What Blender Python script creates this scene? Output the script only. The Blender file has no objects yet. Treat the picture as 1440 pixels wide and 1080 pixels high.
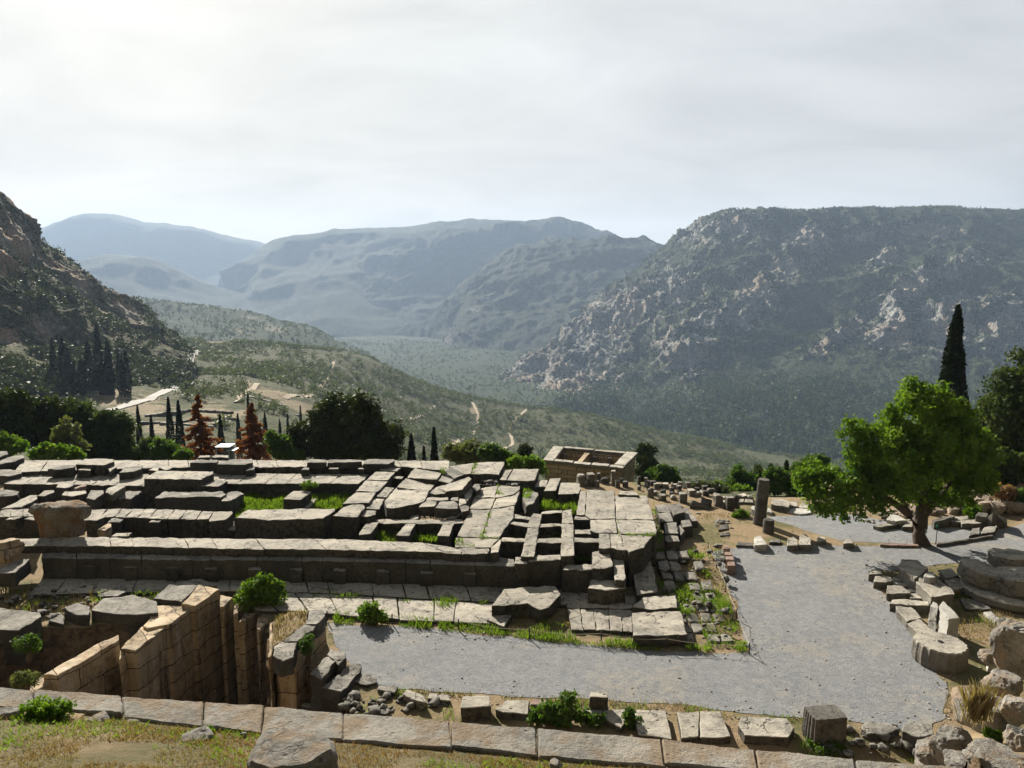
import bpy, bmesh, math, random
import numpy as np
from mathutils import Vector, Matrix, noise as mnoise

S = bpy.context.scene
COL = S.collection
R = math.radians

# ------------------------------------------------------------------ camera
CAM_Z = 13.0
PITCH = math.atan(0.14)
cam_d = bpy.data.cameras.new('camera')
cam_d.sensor_width = 36.0
cam_d.lens = 25.0
cam_d.clip_start = 0.1
cam_d.clip_end = 40000
cam = bpy.data.objects.new('camera', cam_d)
cam.location = (0, 0, CAM_Z)
cam.rotation_euler = (math.pi / 2 - PITCH, 0, 0)
COL.objects.link(cam)
S.camera = cam

# ------------------------------------------------------------------ sun, sky, exposure
SUN_EL, SUN_AZ = R(29), R(-27)                       # azimuth from +Y, negative to the left
SUN = Vector((math.sin(SUN_AZ) * math.cos(SUN_EL), math.cos(SUN_AZ) * math.cos(SUN_EL), math.sin(SUN_EL)))
sun_d = bpy.data.lights.new('sun', 'SUN')
sun_d.energy = 5.0
sun_d.angle = R(0.6)
sun_d.color = (1.0, 0.93, 0.8)
sun = bpy.data.objects.new('sun', sun_d)
sun.rotation_euler = SUN.to_track_quat('Z', 'Y').to_euler()
COL.objects.link(sun)

W = bpy.data.worlds.new('World')
S.world = W
W.use_nodes = True
wt = W.node_tree
wt.nodes.clear()


class NT:
    """short helper round a node tree"""
    def __init__(s, t): s.t = t
    def n(s, typ, **kw):
        nd = s.t.nodes.new(typ)
        for k, v in kw.items(): setattr(nd, k, v)
        return nd
    def l(s, a, b): s.t.links.new(a, b)
    def put(s, sock, v):
        if hasattr(v, 'is_linked') or isinstance(v, bpy.types.NodeSocket): s.l(v, sock)
        else: sock.default_value = v
    def math(s, op, a, b=0.0, clamp=False):
        nd = s.n('ShaderNodeMath', operation=op, use_clamp=clamp)
        s.put(nd.inputs[0], a); s.put(nd.inputs[1], b)
        return nd.outputs[0]
    def vmath(s, op, a, b=(0, 0, 0)):
        nd = s.n('ShaderNodeVectorMath', operation=op)
        s.put(nd.inputs[0], a); s.put(nd.inputs[1], b)
        return nd.outputs['Value'] if op in ('DOT_PRODUCT', 'LENGTH') else nd.outputs[0]
    def mix(s, f, a, b, mode='MIX'):
        nd = s.n('ShaderNodeMix', data_type='RGBA', blend_type=mode)
        s.put(nd.inputs[0], f)
        for i, v in ((6, a), (7, b)):
            if isinstance(v, (tuple, list)) and len(v) == 3: v = (*v, 1)
            s.put(nd.inputs[i], v)
        return nd.outputs[2]
    def ramp(s, f, stops, interp='LINEAR'):
        nd = s.n('ShaderNodeValToRGB')
        cr = nd.color_ramp
        cr.interpolation = interp
        while len(cr.elements) < len(stops): cr.elements.new(0.5)
        for e, (p, c) in zip(cr.elements, stops):
            e.position = p
            e.color = (c, c, c, 1) if isinstance(c, (int, float)) else (*c, 1)
        s.put(nd.inputs[0], f)
        return nd.outputs[0]
    def noise(s, vec, scale, detail=4.0, rough=0.55, dist=0.0, out=0):
        nd = s.n('ShaderNodeTexNoise')
        if vec is not None: s.l(vec, nd.inputs['Vector'])
        nd.inputs['Scale'].default_value = scale
        nd.inputs['Detail'].default_value = detail
        nd.inputs['Roughness'].default_value = rough
        nd.inputs['Distortion'].default_value = dist
        return nd.outputs[out]
    def voronoi(s, vec, scale, feature='F1', rand=1.0, out='Distance'):
        nd = s.n('ShaderNodeTexVoronoi', feature=feature)
        if vec is not None: s.l(vec, nd.inputs['Vector'])
        nd.inputs['Scale'].default_value = scale
        nd.inputs['Randomness'].default_value = rand
        return nd.outputs[out]
    def mapping(s, vec, scale=(1, 1, 1), loc=(0, 0, 0), rot=(0, 0, 0)):
        nd = s.n('ShaderNodeMapping')
        s.l(vec, nd.inputs[0])
        nd.inputs[1].default_value = loc; nd.inputs[2].default_value = rot; nd.inputs[3].default_value = scale
        return nd.outputs[0]


wn = NT(wt)
sky = wn.n('ShaderNodeTexSky', sky_type='NISHITA')
sky.sun_disc = False
sky.sun_elevation = SUN_EL
sky.sun_rotation = SUN_AZ
sky.dust_density = 3.0
tc = wn.n('ShaderNodeTexCoord')
dirv = wn.vmath('NORMALIZE', tc.outputs['Generated'])
cosang = wn.vmath('DOT_PRODUCT', dirv, tuple(SUN))
t01 = wn.math('MULTIPLY_ADD', cosang, 0.5); wt.nodes[-1].inputs[2].default_value = 0.5
# thin high overcast: brightest round the sun, grey away from it
glow = wn.ramp(t01, [(0.0, (0.012, 0.0135, 0.015)), (0.5, (0.039, 0.041, 0.043)), (0.68, (0.200, 0.200, 0.202)), (0.80, (0.232, 0.232, 0.232)),
                     (0.90, (0.250, 0.249, 0.245)), (0.965, (0.272, 0.269, 0.256)), (1.0, (0.29, 0.284, 0.265))])
sep = wn.n('ShaderNodeSeparateXYZ'); wt.links.new(dirv, sep.inputs[0])
elev = wn.ramp(sep.outputs['Z'], [(0.0, (1.0, 0.89, 0.77)), (0.13, (0.98, 0.92, 0.85)), (0.28, (0.98, 0.98, 0.97)), (0.42, (1.0, 1.0, 1.0)), (0.6, (0.55, 0.55, 0.55)), (1.0, (0.36, 0.36, 0.36))])
zz = wn.math('ADD', wn.math('MAXIMUM', sep.outputs['Z'], 0.0), 0.22)
cx = wn.math('DIVIDE', sep.outputs['X'], zz)
cy = wn.math('DIVIDE', sep.outputs['Y'], zz)
cmb = wn.n('ShaderNodeCombineXYZ'); wt.links.new(cx, cmb.inputs[0]); wt.links.new(cy, cmb.inputs[1])
cl = wn.noise(wn.mapping(cmb.outputs[0], (1.0, 1.5, 1), rot=(0, 0, 0.5)), 1.3, 7, 0.55, 0.5)
clr = wn.ramp(cl, [(0.30, 0.80), (0.5, 0.98), (0.70, 1.14)])
cloud = wn.mix(1.0, wn.mix(1.0, glow, elev, 'MULTIPLY'), clr, 'MULTIPLY')
cloud10 = wn.mix(1.0, cloud, (10.0, 10.0, 10.0), 'MULTIPLY')
full = wn.mix(0.98, sky.outputs[0], cloud10)
bg = wn.n('ShaderNodeBackground')
wt.links.new(full, bg.inputs[0])
bg.inputs[1].default_value = 0.1
wo = wn.n('ShaderNodeOutputWorld')
wt.links.new(bg.outputs[0], wo.inputs[0])

S.view_settings.view_transform = 'Standard'
S.view_settings.look = 'None'
S.view_settings.exposure = 1.5
S.view_settings.gamma = 1.0
S.cycles.max_bounces = 6
S.cycles.diffuse_bounces = 2
S.cycles.transmission_bounces = 3
S.cycles.transparent_max_bounces = 8
S.cycles.volume_bounces = 0
S.cycles.use_denoising = True
S.cycles.sample_clamp_indirect = 3.0

# ------------------------------------------------------------------ layout helpers
CP, SP = math.cos(PITCH), math.sin(PITCH)


def ray(px, py):
    u, v = (px - 720) / 1000.0, (540 - py) / 1000.0
    return Vector((u, CP + v * SP, -SP + v * CP))


def P(px, py, z):
    """the point at height z that the photograph shows at (px, py)"""
    d = ray(px, py)
    return Vector((0, 0, CAM_Z)) + d * ((z - CAM_Z) / d.z)


def Q(px, py, Y):
    """the point at distance Y seen at (px, py)"""
    d = ray(px, py)
    return Vector((0, 0, CAM_Z)) + d * (Y / d.y)


def proj(V):
    """array of world points -> photograph pixels"""
    x, y, z = V[..., 0], V[..., 1], V[..., 2] - CAM_Z
    f = y * CP - z * SP
    u = y * SP + z * CP
    f = np.where(np.abs(f) < 1e-3, 1e-3, f)
    return 720 + 1000 * x / f, 540 - 1000 * u / f


# ------------------------------------------------------------------ noise in numpy
def _hash(ix, iy, iz, seed):
    h = (ix * 374761393 + iy * 668265263 + iz * 2147483647 + seed * 1274126177) & 0xFFFFFFFF
    h = ((h ^ (h >> 13)) * 1274126177) & 0xFFFFFFFF
    h = (h ^ (h >> 16)) & 0xFFFFFFFF
    return h.astype(np.float64) / 4294967295.0


def vnoise(p, seed=0):
    p = np.asarray(p, dtype=np.float64)
    i = np.floor(p).astype(np.int64)
    f = p - i
    f = f * f * f * (f * (f * 6 - 15) + 10)
    x, y, z = i[..., 0], i[..., 1], i[..., 2]
    fx, fy, fz = f[..., 0], f[..., 1], f[..., 2]
    r = 0
    for dx in (0, 1):
        for dy in (0, 1):
            for dz in (0, 1):
                w = (fx if dx else 1 - fx) * (fy if dy else 1 - fy) * (fz if dz else 1 - fz)
                r = r + w * _hash(x + dx, y + dy, z + dz, seed)
    return r * 2 - 1


def fbm(p, octv=5, seed=0, gain=0.5, ridged=False):
    p = np.asarray(p, dtype=np.float64)
    a, s, t = 1.0, 0.0, 0.0
    for k in range(octv):
        v = vnoise(p * (2.03 ** k) + k * 17.3, seed + k)
        if ridged: v = 1 - 2 * np.abs(v)
        s = s + a * v
        t += a
        a *= gain
    return s / t


# ------------------------------------------------------------------ object helpers
def tag(o, label=None, cat=None, group=None, kind=None):
    if label: o['label'] = label
    if cat: o['category'] = cat
    if group: o['group'] = group
    if kind: o['kind'] = kind
    return o


def link(name, me, mat=None, parent=None):
    o = bpy.data.objects.new(name, me)
    COL.objects.link(o)
    if mat is not None: me.materials.append(mat)
    if parent is not None: o.parent = parent
    return o


def empty(name, loc=(0, 0, 0), rz=0.0):
    o = bpy.data.objects.new(name, None)
    COL.objects.link(o)
    o.location = loc
    o.rotation_euler = (0, 0, rz)
    o.empty_display_size = 0.2
    return o


def np_mesh(name, V, F, smooth=False, attrs=None):
    """mesh from a vertex array and an (n, 3) or (n, 4) face array"""
    V = np.ascontiguousarray(V, dtype=np.float32)
    F = np.ascontiguousarray(F, dtype=np.int32)
    me = bpy.data.meshes.new(name)
    me.vertices.add(len(V))
    me.vertices.foreach_set('co', V.ravel())
    n, k = F.shape
    me.loops.add(n * k)
    me.loops.foreach_set('vertex_index', F.ravel())
    me.polygons.add(n)
    me.polygons.foreach_set('loop_start', np.arange(0, n * k, k, dtype=np.int32))
    me.polygons.foreach_set('loop_total', np.full(n, k, dtype=np.int32))
    if smooth: me.polygons.foreach_set('use_smooth', np.ones(n, dtype=bool))
    me.update(calc_edges=True)
    for nm, arr in (attrs or {}).items():
        a = me.attributes.new(nm, 'FLOAT', 'POINT')
        a.data.foreach_set('value', np.ascontiguousarray(arr, dtype=np.float32).ravel())
    return me


def grid_faces(nv, nu):
    a = np.arange(nv * nu).reshape(nv, nu)
    return np.stack([a[:-1, :-1], a[:-1, 1:], a[1:, 1:], a[1:, :-1]], -1).reshape(-1, 4)


def catmull(ctrl, n):
    """resample axis 0 of a control array to n samples"""
    ctrl = np.asarray(ctrl, dtype=np.float64)
    m = len(ctrl)
    t = np.linspace(0, m - 1, n)
    i = np.clip(np.floor(t).astype(int), 0, m - 2)
    f = (t - i).reshape(-1, *([1] * (ctrl.ndim - 1)))
    p0 = ctrl[np.clip(i - 1, 0, m - 1)]; p1 = ctrl[i]; p2 = ctrl[i + 1]; p3 = ctrl[np.clip(i + 2, 0, m - 1)]
    return 0.5 * (2 * p1 + (p2 - p0) * f + (2 * p0 - 5 * p1 + 4 * p2 - p3) * f ** 2 + (3 * p1 - p0 - 3 * p2 + p3) * f ** 3)


def grid_normals(V):
    du = np.gradient(V, axis=1)
    dv = np.gradient(V, axis=0)
    n = np.cross(du, dv)
    n /= np.linalg.norm(n, axis=-1, keepdims=True) + 1e-9
    return n


# ------------------------------------------------------------------ materials
def mat_new(name):
    m = bpy.data.materials.new(name)
    m.use_nodes = True
    t = m.node_tree
    t.nodes.clear()
    N = NT(t)
    out = N.n('ShaderNodeOutputMaterial')
    return m, N, out


def bsdf(N, out, col, rough=0.9, bump=None, bump_s=0.3, bump_d=0.05, spec=0.2):
    b = N.n('ShaderNodeBsdfPrincipled')
    if isinstance(col, (tuple, list)): b.inputs['Base Color'].default_value = (*col, 1)
    else: N.l(col, b.inputs['Base Color'])
    b.inputs['Roughness'].default_value = rough
    b.inputs['Specular IOR Level'].default_value = spec
    if bump is not None:
        bp = N.n('ShaderNodeBump')
        bp.inputs['Strength'].default_value = bump_s
        bp.inputs['Distance'].default_value = bump_d
        N.l(bump, bp.inputs['Height'])
        N.l(bp.outputs[0], b.inputs['Normal'])
    N.l(b.outputs[0], out.inputs[0])
    return b


def world_pos(N):
    return N.n('ShaderNodeNewGeometry').outputs['Position']
# ================================================================== TERRAIN
def hill_mat(name, veg1, veg2, rock1, rock2, scale, bump_d, earth=None, rock_lo=0.42, rock_hi=0.58, rock3=None):
    m, N, out = mat_new(name)
    p = world_pos(N)
    att = N.n('ShaderNodeAttribute'); att.attribute_name = 'rock'
    n1 = N.noise(p, scale, 8, 0.62)
    n2 = N.noise(p, scale * 3.1, 6, 0.65)
    vo = N.voronoi(p, scale * 9, 'F1')
    f = N.math('ADD', att.outputs['Fac'], N.math('MULTIPLY', N.math('SUBTRACT', n2, 0.5), 0.9))
    rf = N.ramp(f, [(rock_lo, 0.0), (rock_hi, 1.0)])
    shr = N.ramp(vo, [(0.25, 0.0), (0.55, 1.0)])
    veg = N.mix(N.ramp(n1, [(0.38, 0.0), (0.62, 1.0)]), veg1, veg2)
    if earth is not None:
        veg = N.mix(N.math('MULTIPLY', shr, N.ramp(n2, [(0.45, 0.0), (0.62, 0.9)])), veg, earth)
    rock = N.mix(N.ramp(N.noise(N.mapping(p, (1, 1, 0.35)), scale * 4, 8, 0.7), [(0.35, 0.0), (0.65, 1.0)]), rock1, rock2)
    if rock3: rock = N.mix(N.ramp(N.noise(p, scale * 0.25, 4, 0.6), [(0.48, 0.0), (0.62, 0.85)]), rock, rock3)
    col = N.mix(rf, veg, rock)
    h = N.math('ADD', N.math('MULTIPLY', vo, -0.8), N.math('MULTIPLY', n2, 1.6))
    bsdf(N, out, col, 0.95, h, 0.9, bump_d, 0.05)
    return m


def loft(name, rows, nu, nv, mat, disp=None, rock=None, label=None):
    """rows of (px, py, Y) or of world Vectors -> a displaced sheet"""
    C = np.array([[list(Q(*c)) if not isinstance(c, Vector) else list(c) for c in r] for r in rows])
    V = catmull(np.swapaxes(catmull(C, nv), 0, 1), nu)      # (nu, nv, 3)
    V = np.swapaxes(V, 0, 1).copy()
    if disp is not None:
        n = grid_normals(V)
        n[n[..., 2] < 0] *= -1
        V = V + n * disp(V)[..., None]
    rk = rock(V) if rock is not None else np.zeros(V.shape[:2])
    me = np_mesh(name, V.reshape(-1, 3), grid_faces(nv, nu), True, {'rock': rk})
    o = link(name, me, mat)
    tag(o, kind='structure')
    return o, V


def blobs(px, py, L):
    r = np.zeros_like(px)
    for b in L:
        cx, cy, rx, ry = b[:4]
        a = R(b[4]) if len(b) > 4 else 0.0
        dx, dy = px - cx, py - cy
        u = (dx * math.cos(a) + dy * math.sin(a)) / rx
        v = (-dx * math.sin(a) + dy * math.cos(a)) / ry
        r = np.maximum(r, np.exp(-(u * u + v * v)))
    return r


# --- the steep mountain across the gorge
ER = [(760, 510, 75, 45), (830, 470, 75, 55), (800, 530, 90, 40), (880, 430, 80, 40), (950, 405, 60, 40), (1015, 445, 70, 30), (1040, 320, 70, 25),
      (1140, 335, 50, 25), (1110, 375, 45, 25), (1215, 330, 45, 16, -15), (1300, 325, 60, 18), (1180, 470, 75, 14, -32), (1290, 400, 90, 26, -30),
      (1330, 450, 55, 55), (1410, 460, 50, 60), (1260, 460, 55, 45), (985, 330, 40, 25), (1060, 410, 40, 30), (1350, 375, 60, 22, -25), (960, 500, 60, 40),
      (1240, 365, 40, 14, -30)]


def e_disp(V):
    p = V / 260.0
    big = fbm(p * [1, 1, 0.45], 4, 3, 0.5, True) * 26 * np.clip((proj(V)[1] - 285) / 60, 0.15, 1)
    gul = fbm((V + 30 * fbm(V / 90.0, 2, 9)[..., None]) / [70.0, 110.0, 190.0], 4, 11, 0.55, True)
    px, py = proj(V)
    rk = blobs(px, py, ER)
    return big + gul * (7 + 30 * rk) + fbm(V / 22.0, 3, 5, 0.5, True) * (3 + 11 * rk)


def e_rock(V):
    px, py = proj(V)
    return blobs(px, py, ER) * 0.54 + fbm(V / [70.0, 70.0, 100.0], 3, 22) * 0.16 + fbm(V / [24.0, 24.0, 40.0], 4, 21, 0.6) * 0.34 + 0.12


m_e = hill_mat('mountain_scrub_rock', (0.024, 0.036, 0.016), (0.046, 0.060, 0.026), (0.15, 0.147, 0.14), (0.38, 0.37, 0.35), 0.03, 9.0, (0.06, 0.062, 0.045), 0.42, 0.58, (0.33, 0.26, 0.20))
rowsE = [
    [(960, 400, 3100), (985, 400, 3050), (1030, 380, 3000), (1080, 380, 3000), (1150, 380, 2950), (1220, 380, 2900), (1290, 380, 2900), (1440, 380, 2850), (1750, 380, 2800)],
    [(945, 356, 2650), (985, 326, 2600), (1030, 304, 2500), (1080, 302, 2450), (1150, 300, 2450), (1220, 296, 2450), (1290, 295, 2450), (1440, 299, 2400), (1750, 310, 2300)],
    [(880, 402, 2450), (930, 378, 2380), (1000, 350, 2280), (1070, 340, 2250), (1150, 340, 2230), (1220, 338, 2200), (1290, 335, 2180), (1440, 340, 2120), (1750, 350, 2000)],
    [(815, 455, 2250), (880, 430, 2150), (960, 410, 2080), (1050, 400, 2020), (1140, 395, 2000), (1220, 395, 1960), (1290, 390, 1920), (1440, 400, 1850), (1750, 400, 1750)],
    [(745, 508, 2050), (820, 490, 1980), (910, 475, 1880), (1020, 465, 1800), (1130, 465, 1760), (1220, 465, 1720), (1310, 460, 1680), (1440, 460, 1640), (1750, 460, 1550)],
    [(703, 548, 1880), (785, 545, 1780), (880, 540, 1680), (1000, 535, 1580), (1120, 535, 1520), (1220, 535, 1490), (1320, 535, 1460), (1440, 530, 1430), (1750, 530, 1350)],
    [(690, 575, 1600), (790, 588, 1420), (890, 596, 1340), (1000, 605, 1260), (1110, 610, 1220), (1220, 610, 1200), (1330, 610, 1180), (1440, 610, 1150), (1750, 610, 1100)],
    [(680, 600, 1300), (790, 625, 1150), (890, 650, 1080), (1000, 675, 1030), (1110, 690, 1000), (1220, 700, 980), (1330, 700, 960), (1440, 700, 950), (1750, 700, 900)]]
hE, VE = loft('hill', rowsE, 460, 330, m_e, e_disp, e_rock)

# --- the middle mountains
F1R = [(640, 470, 22, 60, 35), (665, 430, 25, 50, 50), (770, 378, 14, 8), (745, 395, 20, 8, -40), (690, 410, 20, 10, -40), (620, 490, 18, 30, 40), (830, 430, 50, 30), (850, 400, 50, 14, -20), (890, 375, 40, 8)]
m_f = hill_mat('mountain_far_scrub', (0.022, 0.032, 0.018), (0.045, 0.054, 0.03), (0.20, 0.19, 0.175), (0.36, 0.34, 0.31), 0.03, 12.0)


def f_disp(V):
    return fbm(V / [420.0, 420.0, 300.0], 5, 31, 0.5, True) * 50 + fbm((V + 40 * fbm(V / 150.0, 2, 38)[..., None]) / [110.0, 150.0, 260.0], 4, 37, 0.55, True) * 17


def f_rock(V):
    px, py = proj(V)
    return blobs(px, py, F1R) * 0.30 + fbm(V / [90.0, 90.0, 140.0], 5, 41, 0.6) * 0.34 + 0.10


rowsF1 = [
    [(600, 520, 4300), (660, 450, 4300), (720, 400, 4300), (780, 380, 4300), (850, 380, 4300), (930, 385, 4200), (1050, 420, 4100)],
    [(606, 470, 3700), (655, 398, 3700), (712, 356, 3750), (770, 345, 3750), (835, 342, 3700), (905, 345, 3650), (1050, 380, 3550)],
    [(598, 500, 3450), (645, 440, 3400), (700, 400, 3400), (765, 385, 3350), (840, 385, 3250), (920, 400, 3150), (1050, 430, 3000)],
    [(592, 520, 3200), (640, 480, 3050), (695, 455, 3000), (760, 445, 2950), (840, 445, 2850), (920, 450, 2750), (1050, 470, 2600)],
    [(588, 532, 2850), (640, 525, 2700), (700, 520, 2600), (760, 520, 2500), (840, 520, 2400), (920, 520, 2350), (1050, 520, 2300)],
    [(560, 575, 2300), (640, 580, 2200), (700, 585, 2100), (760, 590, 2050), (840, 600, 2000), (920, 600, 2000), (1050, 600, 2000)]]
loft('hill', rowsF1, 400, 280, m_f, f_disp, f_rock)
rowsF2 = [
    [(460, 470, 5600), (510, 430, 5600), (590, 390, 5600), (680, 380, 5600), (780, 370, 5600), (860, 380, 5500), (1000, 420, 5400)],
    [(478, 412, 4900), (522, 364, 4900), (590, 338, 4950), (680, 324, 5000), (785, 317, 5000), (865, 338, 4950), (1000, 385, 4800)],
    [(474, 435, 4600), (515, 400, 4500), (590, 380, 4500), (680, 370, 4500), (785, 365, 4450), (865, 375, 4400), (1000, 410, 4300)],
    [(468, 462, 4200), (515, 450, 4100), (590, 440, 4000), (680, 440, 4000), (785, 440, 4000), (865, 440, 4000), (1000, 450, 3900)],
    [(455, 480, 3700), (510, 490, 3500), (590, 500, 3400), (680, 510, 3350), (785, 520, 3300), (865, 520, 3300), (1000, 520, 3300)],
    [(430, 520, 2900), (510, 545, 2700), (590, 560, 2600), (680, 570, 2600), (785, 580, 2600), (865, 580, 2600), (1000, 580, 2600)]]
loft('hill', rowsF2, 360, 220, m_f, f_disp, f_rock)


def g_disp(V):
    return fbm(V / [700.0, 700.0, 500.0], 5, 51, 0.5, True) * 70


rowsG = [
    [(300, 440, 6192), (385, 400, 6192), (490, 370, 6192), (600, 360, 6192), (700, 360, 6192), (800, 370, 6192), (950, 400, 6192)],
    [(310, 385, 5472), (385, 349, 5472), (487, 328, 5472), (605, 315, 5544), (710, 311, 5544), (800, 328, 5472), (950, 380, 5400)],
    [(320, 410, 5040), (385, 385, 4968), (480, 370, 4896), (600, 365, 4896), (700, 365, 4896), (800, 370, 4896), (950, 400, 4824)],
    [(330, 440, 4464), (390, 428, 4392), (470, 420, 4320), (600, 420, 4320), (700, 420, 4320), (800, 420, 4320), (950, 440, 4320)],
    [(330, 475, 3744), (390, 478, 3672), (470, 480, 3600), (600, 490, 3600), (700, 490, 3600), (800, 490, 3600), (950, 490, 3600)]]
loft('hill', rowsG, 200, 90, m_f, g_disp, f_rock)
rowsH = [
    [(-250, 420, 8250), (-50, 400, 8250), (40, 380, 8250), (110, 370, 8250), (165, 370, 8250), (240, 380, 8250), (310, 390, 8250), (385, 400, 8250), (520, 420, 8250)],
    [(-250, 380, 7260), (-50, 350, 7260), (42, 327, 7260), (112, 304, 7260), (165, 304, 7260), (240, 320, 7260), (310, 331, 7260), (385, 350, 7260), (520, 385, 7260)],
    [(-250, 410, 6600), (-50, 395, 6600), (40, 380, 6600), (110, 365, 6600), (165, 365, 6600), (240, 370, 6600), (310, 378, 6600), (385, 390, 6600), (520, 410, 6600)],
    [(-250, 450, 5610), (-50, 450, 5610), (40, 445, 5610), (110, 440, 5610), (165, 440, 5610), (240, 440, 5610), (310, 440, 5610), (385, 445, 5610), (520, 450, 5610)],
    [(-250, 480, 4620), (-50, 480, 4620), (40, 480, 4620), (110, 480, 4620), (165, 480, 4620), (240, 480, 4620), (310, 480, 4620), (385, 480, 4620), (520, 480, 4620)]]
loft('hill', rowsH, 200, 80, m_f, lambda V: fbm(V / 900.0, 5, 61, 0.5, True) * 60, f_rock)
rowsL = [
    [(-200, 440, 5550), (0, 420, 5550), (97, 410, 5550), (200, 400, 5550), (283, 425, 5550), (380, 450, 5550), (470, 470, 5475)],
    [(-200, 400, 4800), (0, 385, 4800), (97, 374, 4800), (190, 363, 4800), (283, 398, 4800), (380, 428, 4800), (470, 450, 4725)],
    [(-200, 430, 4275), (0, 425, 4275), (97, 420, 4275), (190, 412, 4275), (283, 430, 4275), (380, 448, 4200), (470, 460, 4125)],
    [(-200, 480, 3450), (0, 480, 3450), (97, 480, 3450), (190, 480, 3450), (283, 480, 3450), (380, 482, 3450), (470, 484, 3450)]]
loft('hill', rowsL, 160, 60, m_f, lambda V: fbm(V / 500.0, 5, 71, 0.5, True) * 40, f_rock)

# --- valley floor, low hill, olive slope, near ground
m_v = hill_mat('valley_olive_green', (0.024, 0.038, 0.016), (0.042, 0.056, 0.026), (0.13, 0.12, 0.09), (0.2, 0.18, 0.14), 0.05, 3.0, (0.05, 0.056, 0.036))
rowsD = [[(px, py, Y) for px in (-300, 0, 200, 400, 520, 620, 720, 800)] for (py, Y) in ((446, 6500), (458, 5000), (474, 3600), (497, 2600), (535, 1850), (590, 1250), (640, 900))]
oD, VD = loft('ground', rowsD, 160, 200, m_v, lambda V: fbm(V / 160.0, 4, 81) * 14 + fbm(V / 30.0, 3, 82) * 2.0, lambda V: fbm(V / 40.0, 4, 83) * 0.3 + 0.08)
rowsC = [
    [(60, 460, 2300), (150, 450, 2300), (260, 450, 2300), (330, 455, 2300), (390, 465, 2300), (440, 478, 2250), (480, 490, 2200), (520, 505, 2150)],
    [(60, 425, 1900), (150, 418, 1900), (262, 429, 1900), (330, 437, 1900), (390, 450, 1850), (440, 463, 1800), (478, 484, 1780), (520, 500, 1780)],
    [(60, 450, 1700), (150, 448, 1700), (262, 452, 1680), (330, 458, 1650), (390, 468, 1600), (440, 478, 1580), (478, 492, 1560), (520, 505, 1560)],
    [(60, 500, 1350), (150, 500, 1350), (262, 500, 1330), (330, 502, 1300), (390, 505, 1300), (440, 508, 1300), (478, 512, 1300), (520, 520, 1300)]]
CR = [(380, 460, 40, 8, 15), (350, 447, 25, 4), (345, 465, 20, 6)]
oC, VC = loft('hill', rowsC, 180, 70, m_v, lambda V: fbm(V / 120.0, 4, 91) * 10 + fbm(V / 25.0, 3, 92) * 2,
              lambda V: blobs(*proj(V), CR) * 0.5 + fbm(V / 40.0, 4, 93) * 0.3 + 0.1)

m_slope = hill_mat('olive_slope_soil', (0.045, 0.057, 0.028), (0.075, 0.082, 0.045), (0.17, 0.14, 0.095), (0.27, 0.225, 0.155), 0.12, 1.0, (0.115, 0.105, 0.066))
cpx = [-420, -150, 50, 170, 280, 400, 500, 600, 700, 800, 900, 1000, 1100, 1250, 1450, 1900]
def zrow(Y, zs): return [Vector(((px - 720) / 1000.0 * Y * 1.02, Y, z)) for px, z in zip(cpx, zs)]
def prow(Y, pys): return [(px, py, Y) for px, py in zip(cpx, pys)]
rowsA = [
    zrow(46, [-2.6] * 16),
    zrow(64, [-3.5, -4, -4, -4, -5, -6, -7, -7, -7, -7, -6.5, -6, -6, -6, -5, -4]),
    zrow(88, [-7, -8, -9, -10, -12, -15, -17, -17, -17, -17, -16, -15, -15, -14, -12, -10]),
    prow(140, [600, 620, 628, 632, 640, 665, 700, 705, 705, 705, 702, 702, 702, 702, 702, 702]),
    prow(220, [570, 575, 580, 588, 595, 630, 672, 690, 700, 705, 700, 700, 700, 695, 680, 670]),
    prow(330, [525, 530, 533, 538, 552, 570, 620, 660, 680, 690, 692, 697, 700, 705, 700, 700]),
    prow(480, [510, 512, 512, 512, 520, 535, 575, 622, 648, 660, 668, 676, 688, 700, 710, 720]),
    prow(680, [500, 500, 500, 502, 497, 507, 533, 580, 614, 628, 640, 653, 666, 682, 700, 720]),
    prow(900, [495, 490, 490, 488, 480, 486, 497, 541, 566, 582, 602, 622, 642, 660, 690, 715]),
    prow(1200, [520, 520, 520, 520, 512, 515, 520, 556, 580, 596, 616, 634, 655, 680, 700, 720])]
BARE = [(290, 585, 46, 20, -12), (330, 585, 30, 9, -25), (385, 553, 34, 10, 8), (240, 598, 46, 12, -10), (160, 560, 40, 16), (420, 572, 45, 10, 25), (60, 556, 60, 14), (205, 570, 50, 20),
        (665, 575, 6, 12), (640, 625, 10, 8, 40), (350, 545, 6, 14), (305, 478, 20, 8)]


def a_rock(V):
    px, py = proj(V)
    far = np.clip((V[..., 1] - 120) / 60, 0, 1)
    return blobs(px, py, BARE) * 0.55 * far + fbm(V / 18.0, 4, 101) * 0.28 + 0.14


oA, VA = loft('ground', rowsA, 420, 420, m_slope,
              lambda V: (fbm(V / 70.0, 4, 102) * 5 + fbm(V / 14.0, 3, 103) * 0.7) * np.clip((V[..., 1] - 90) / 120, 0, 1), a_rock)

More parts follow.
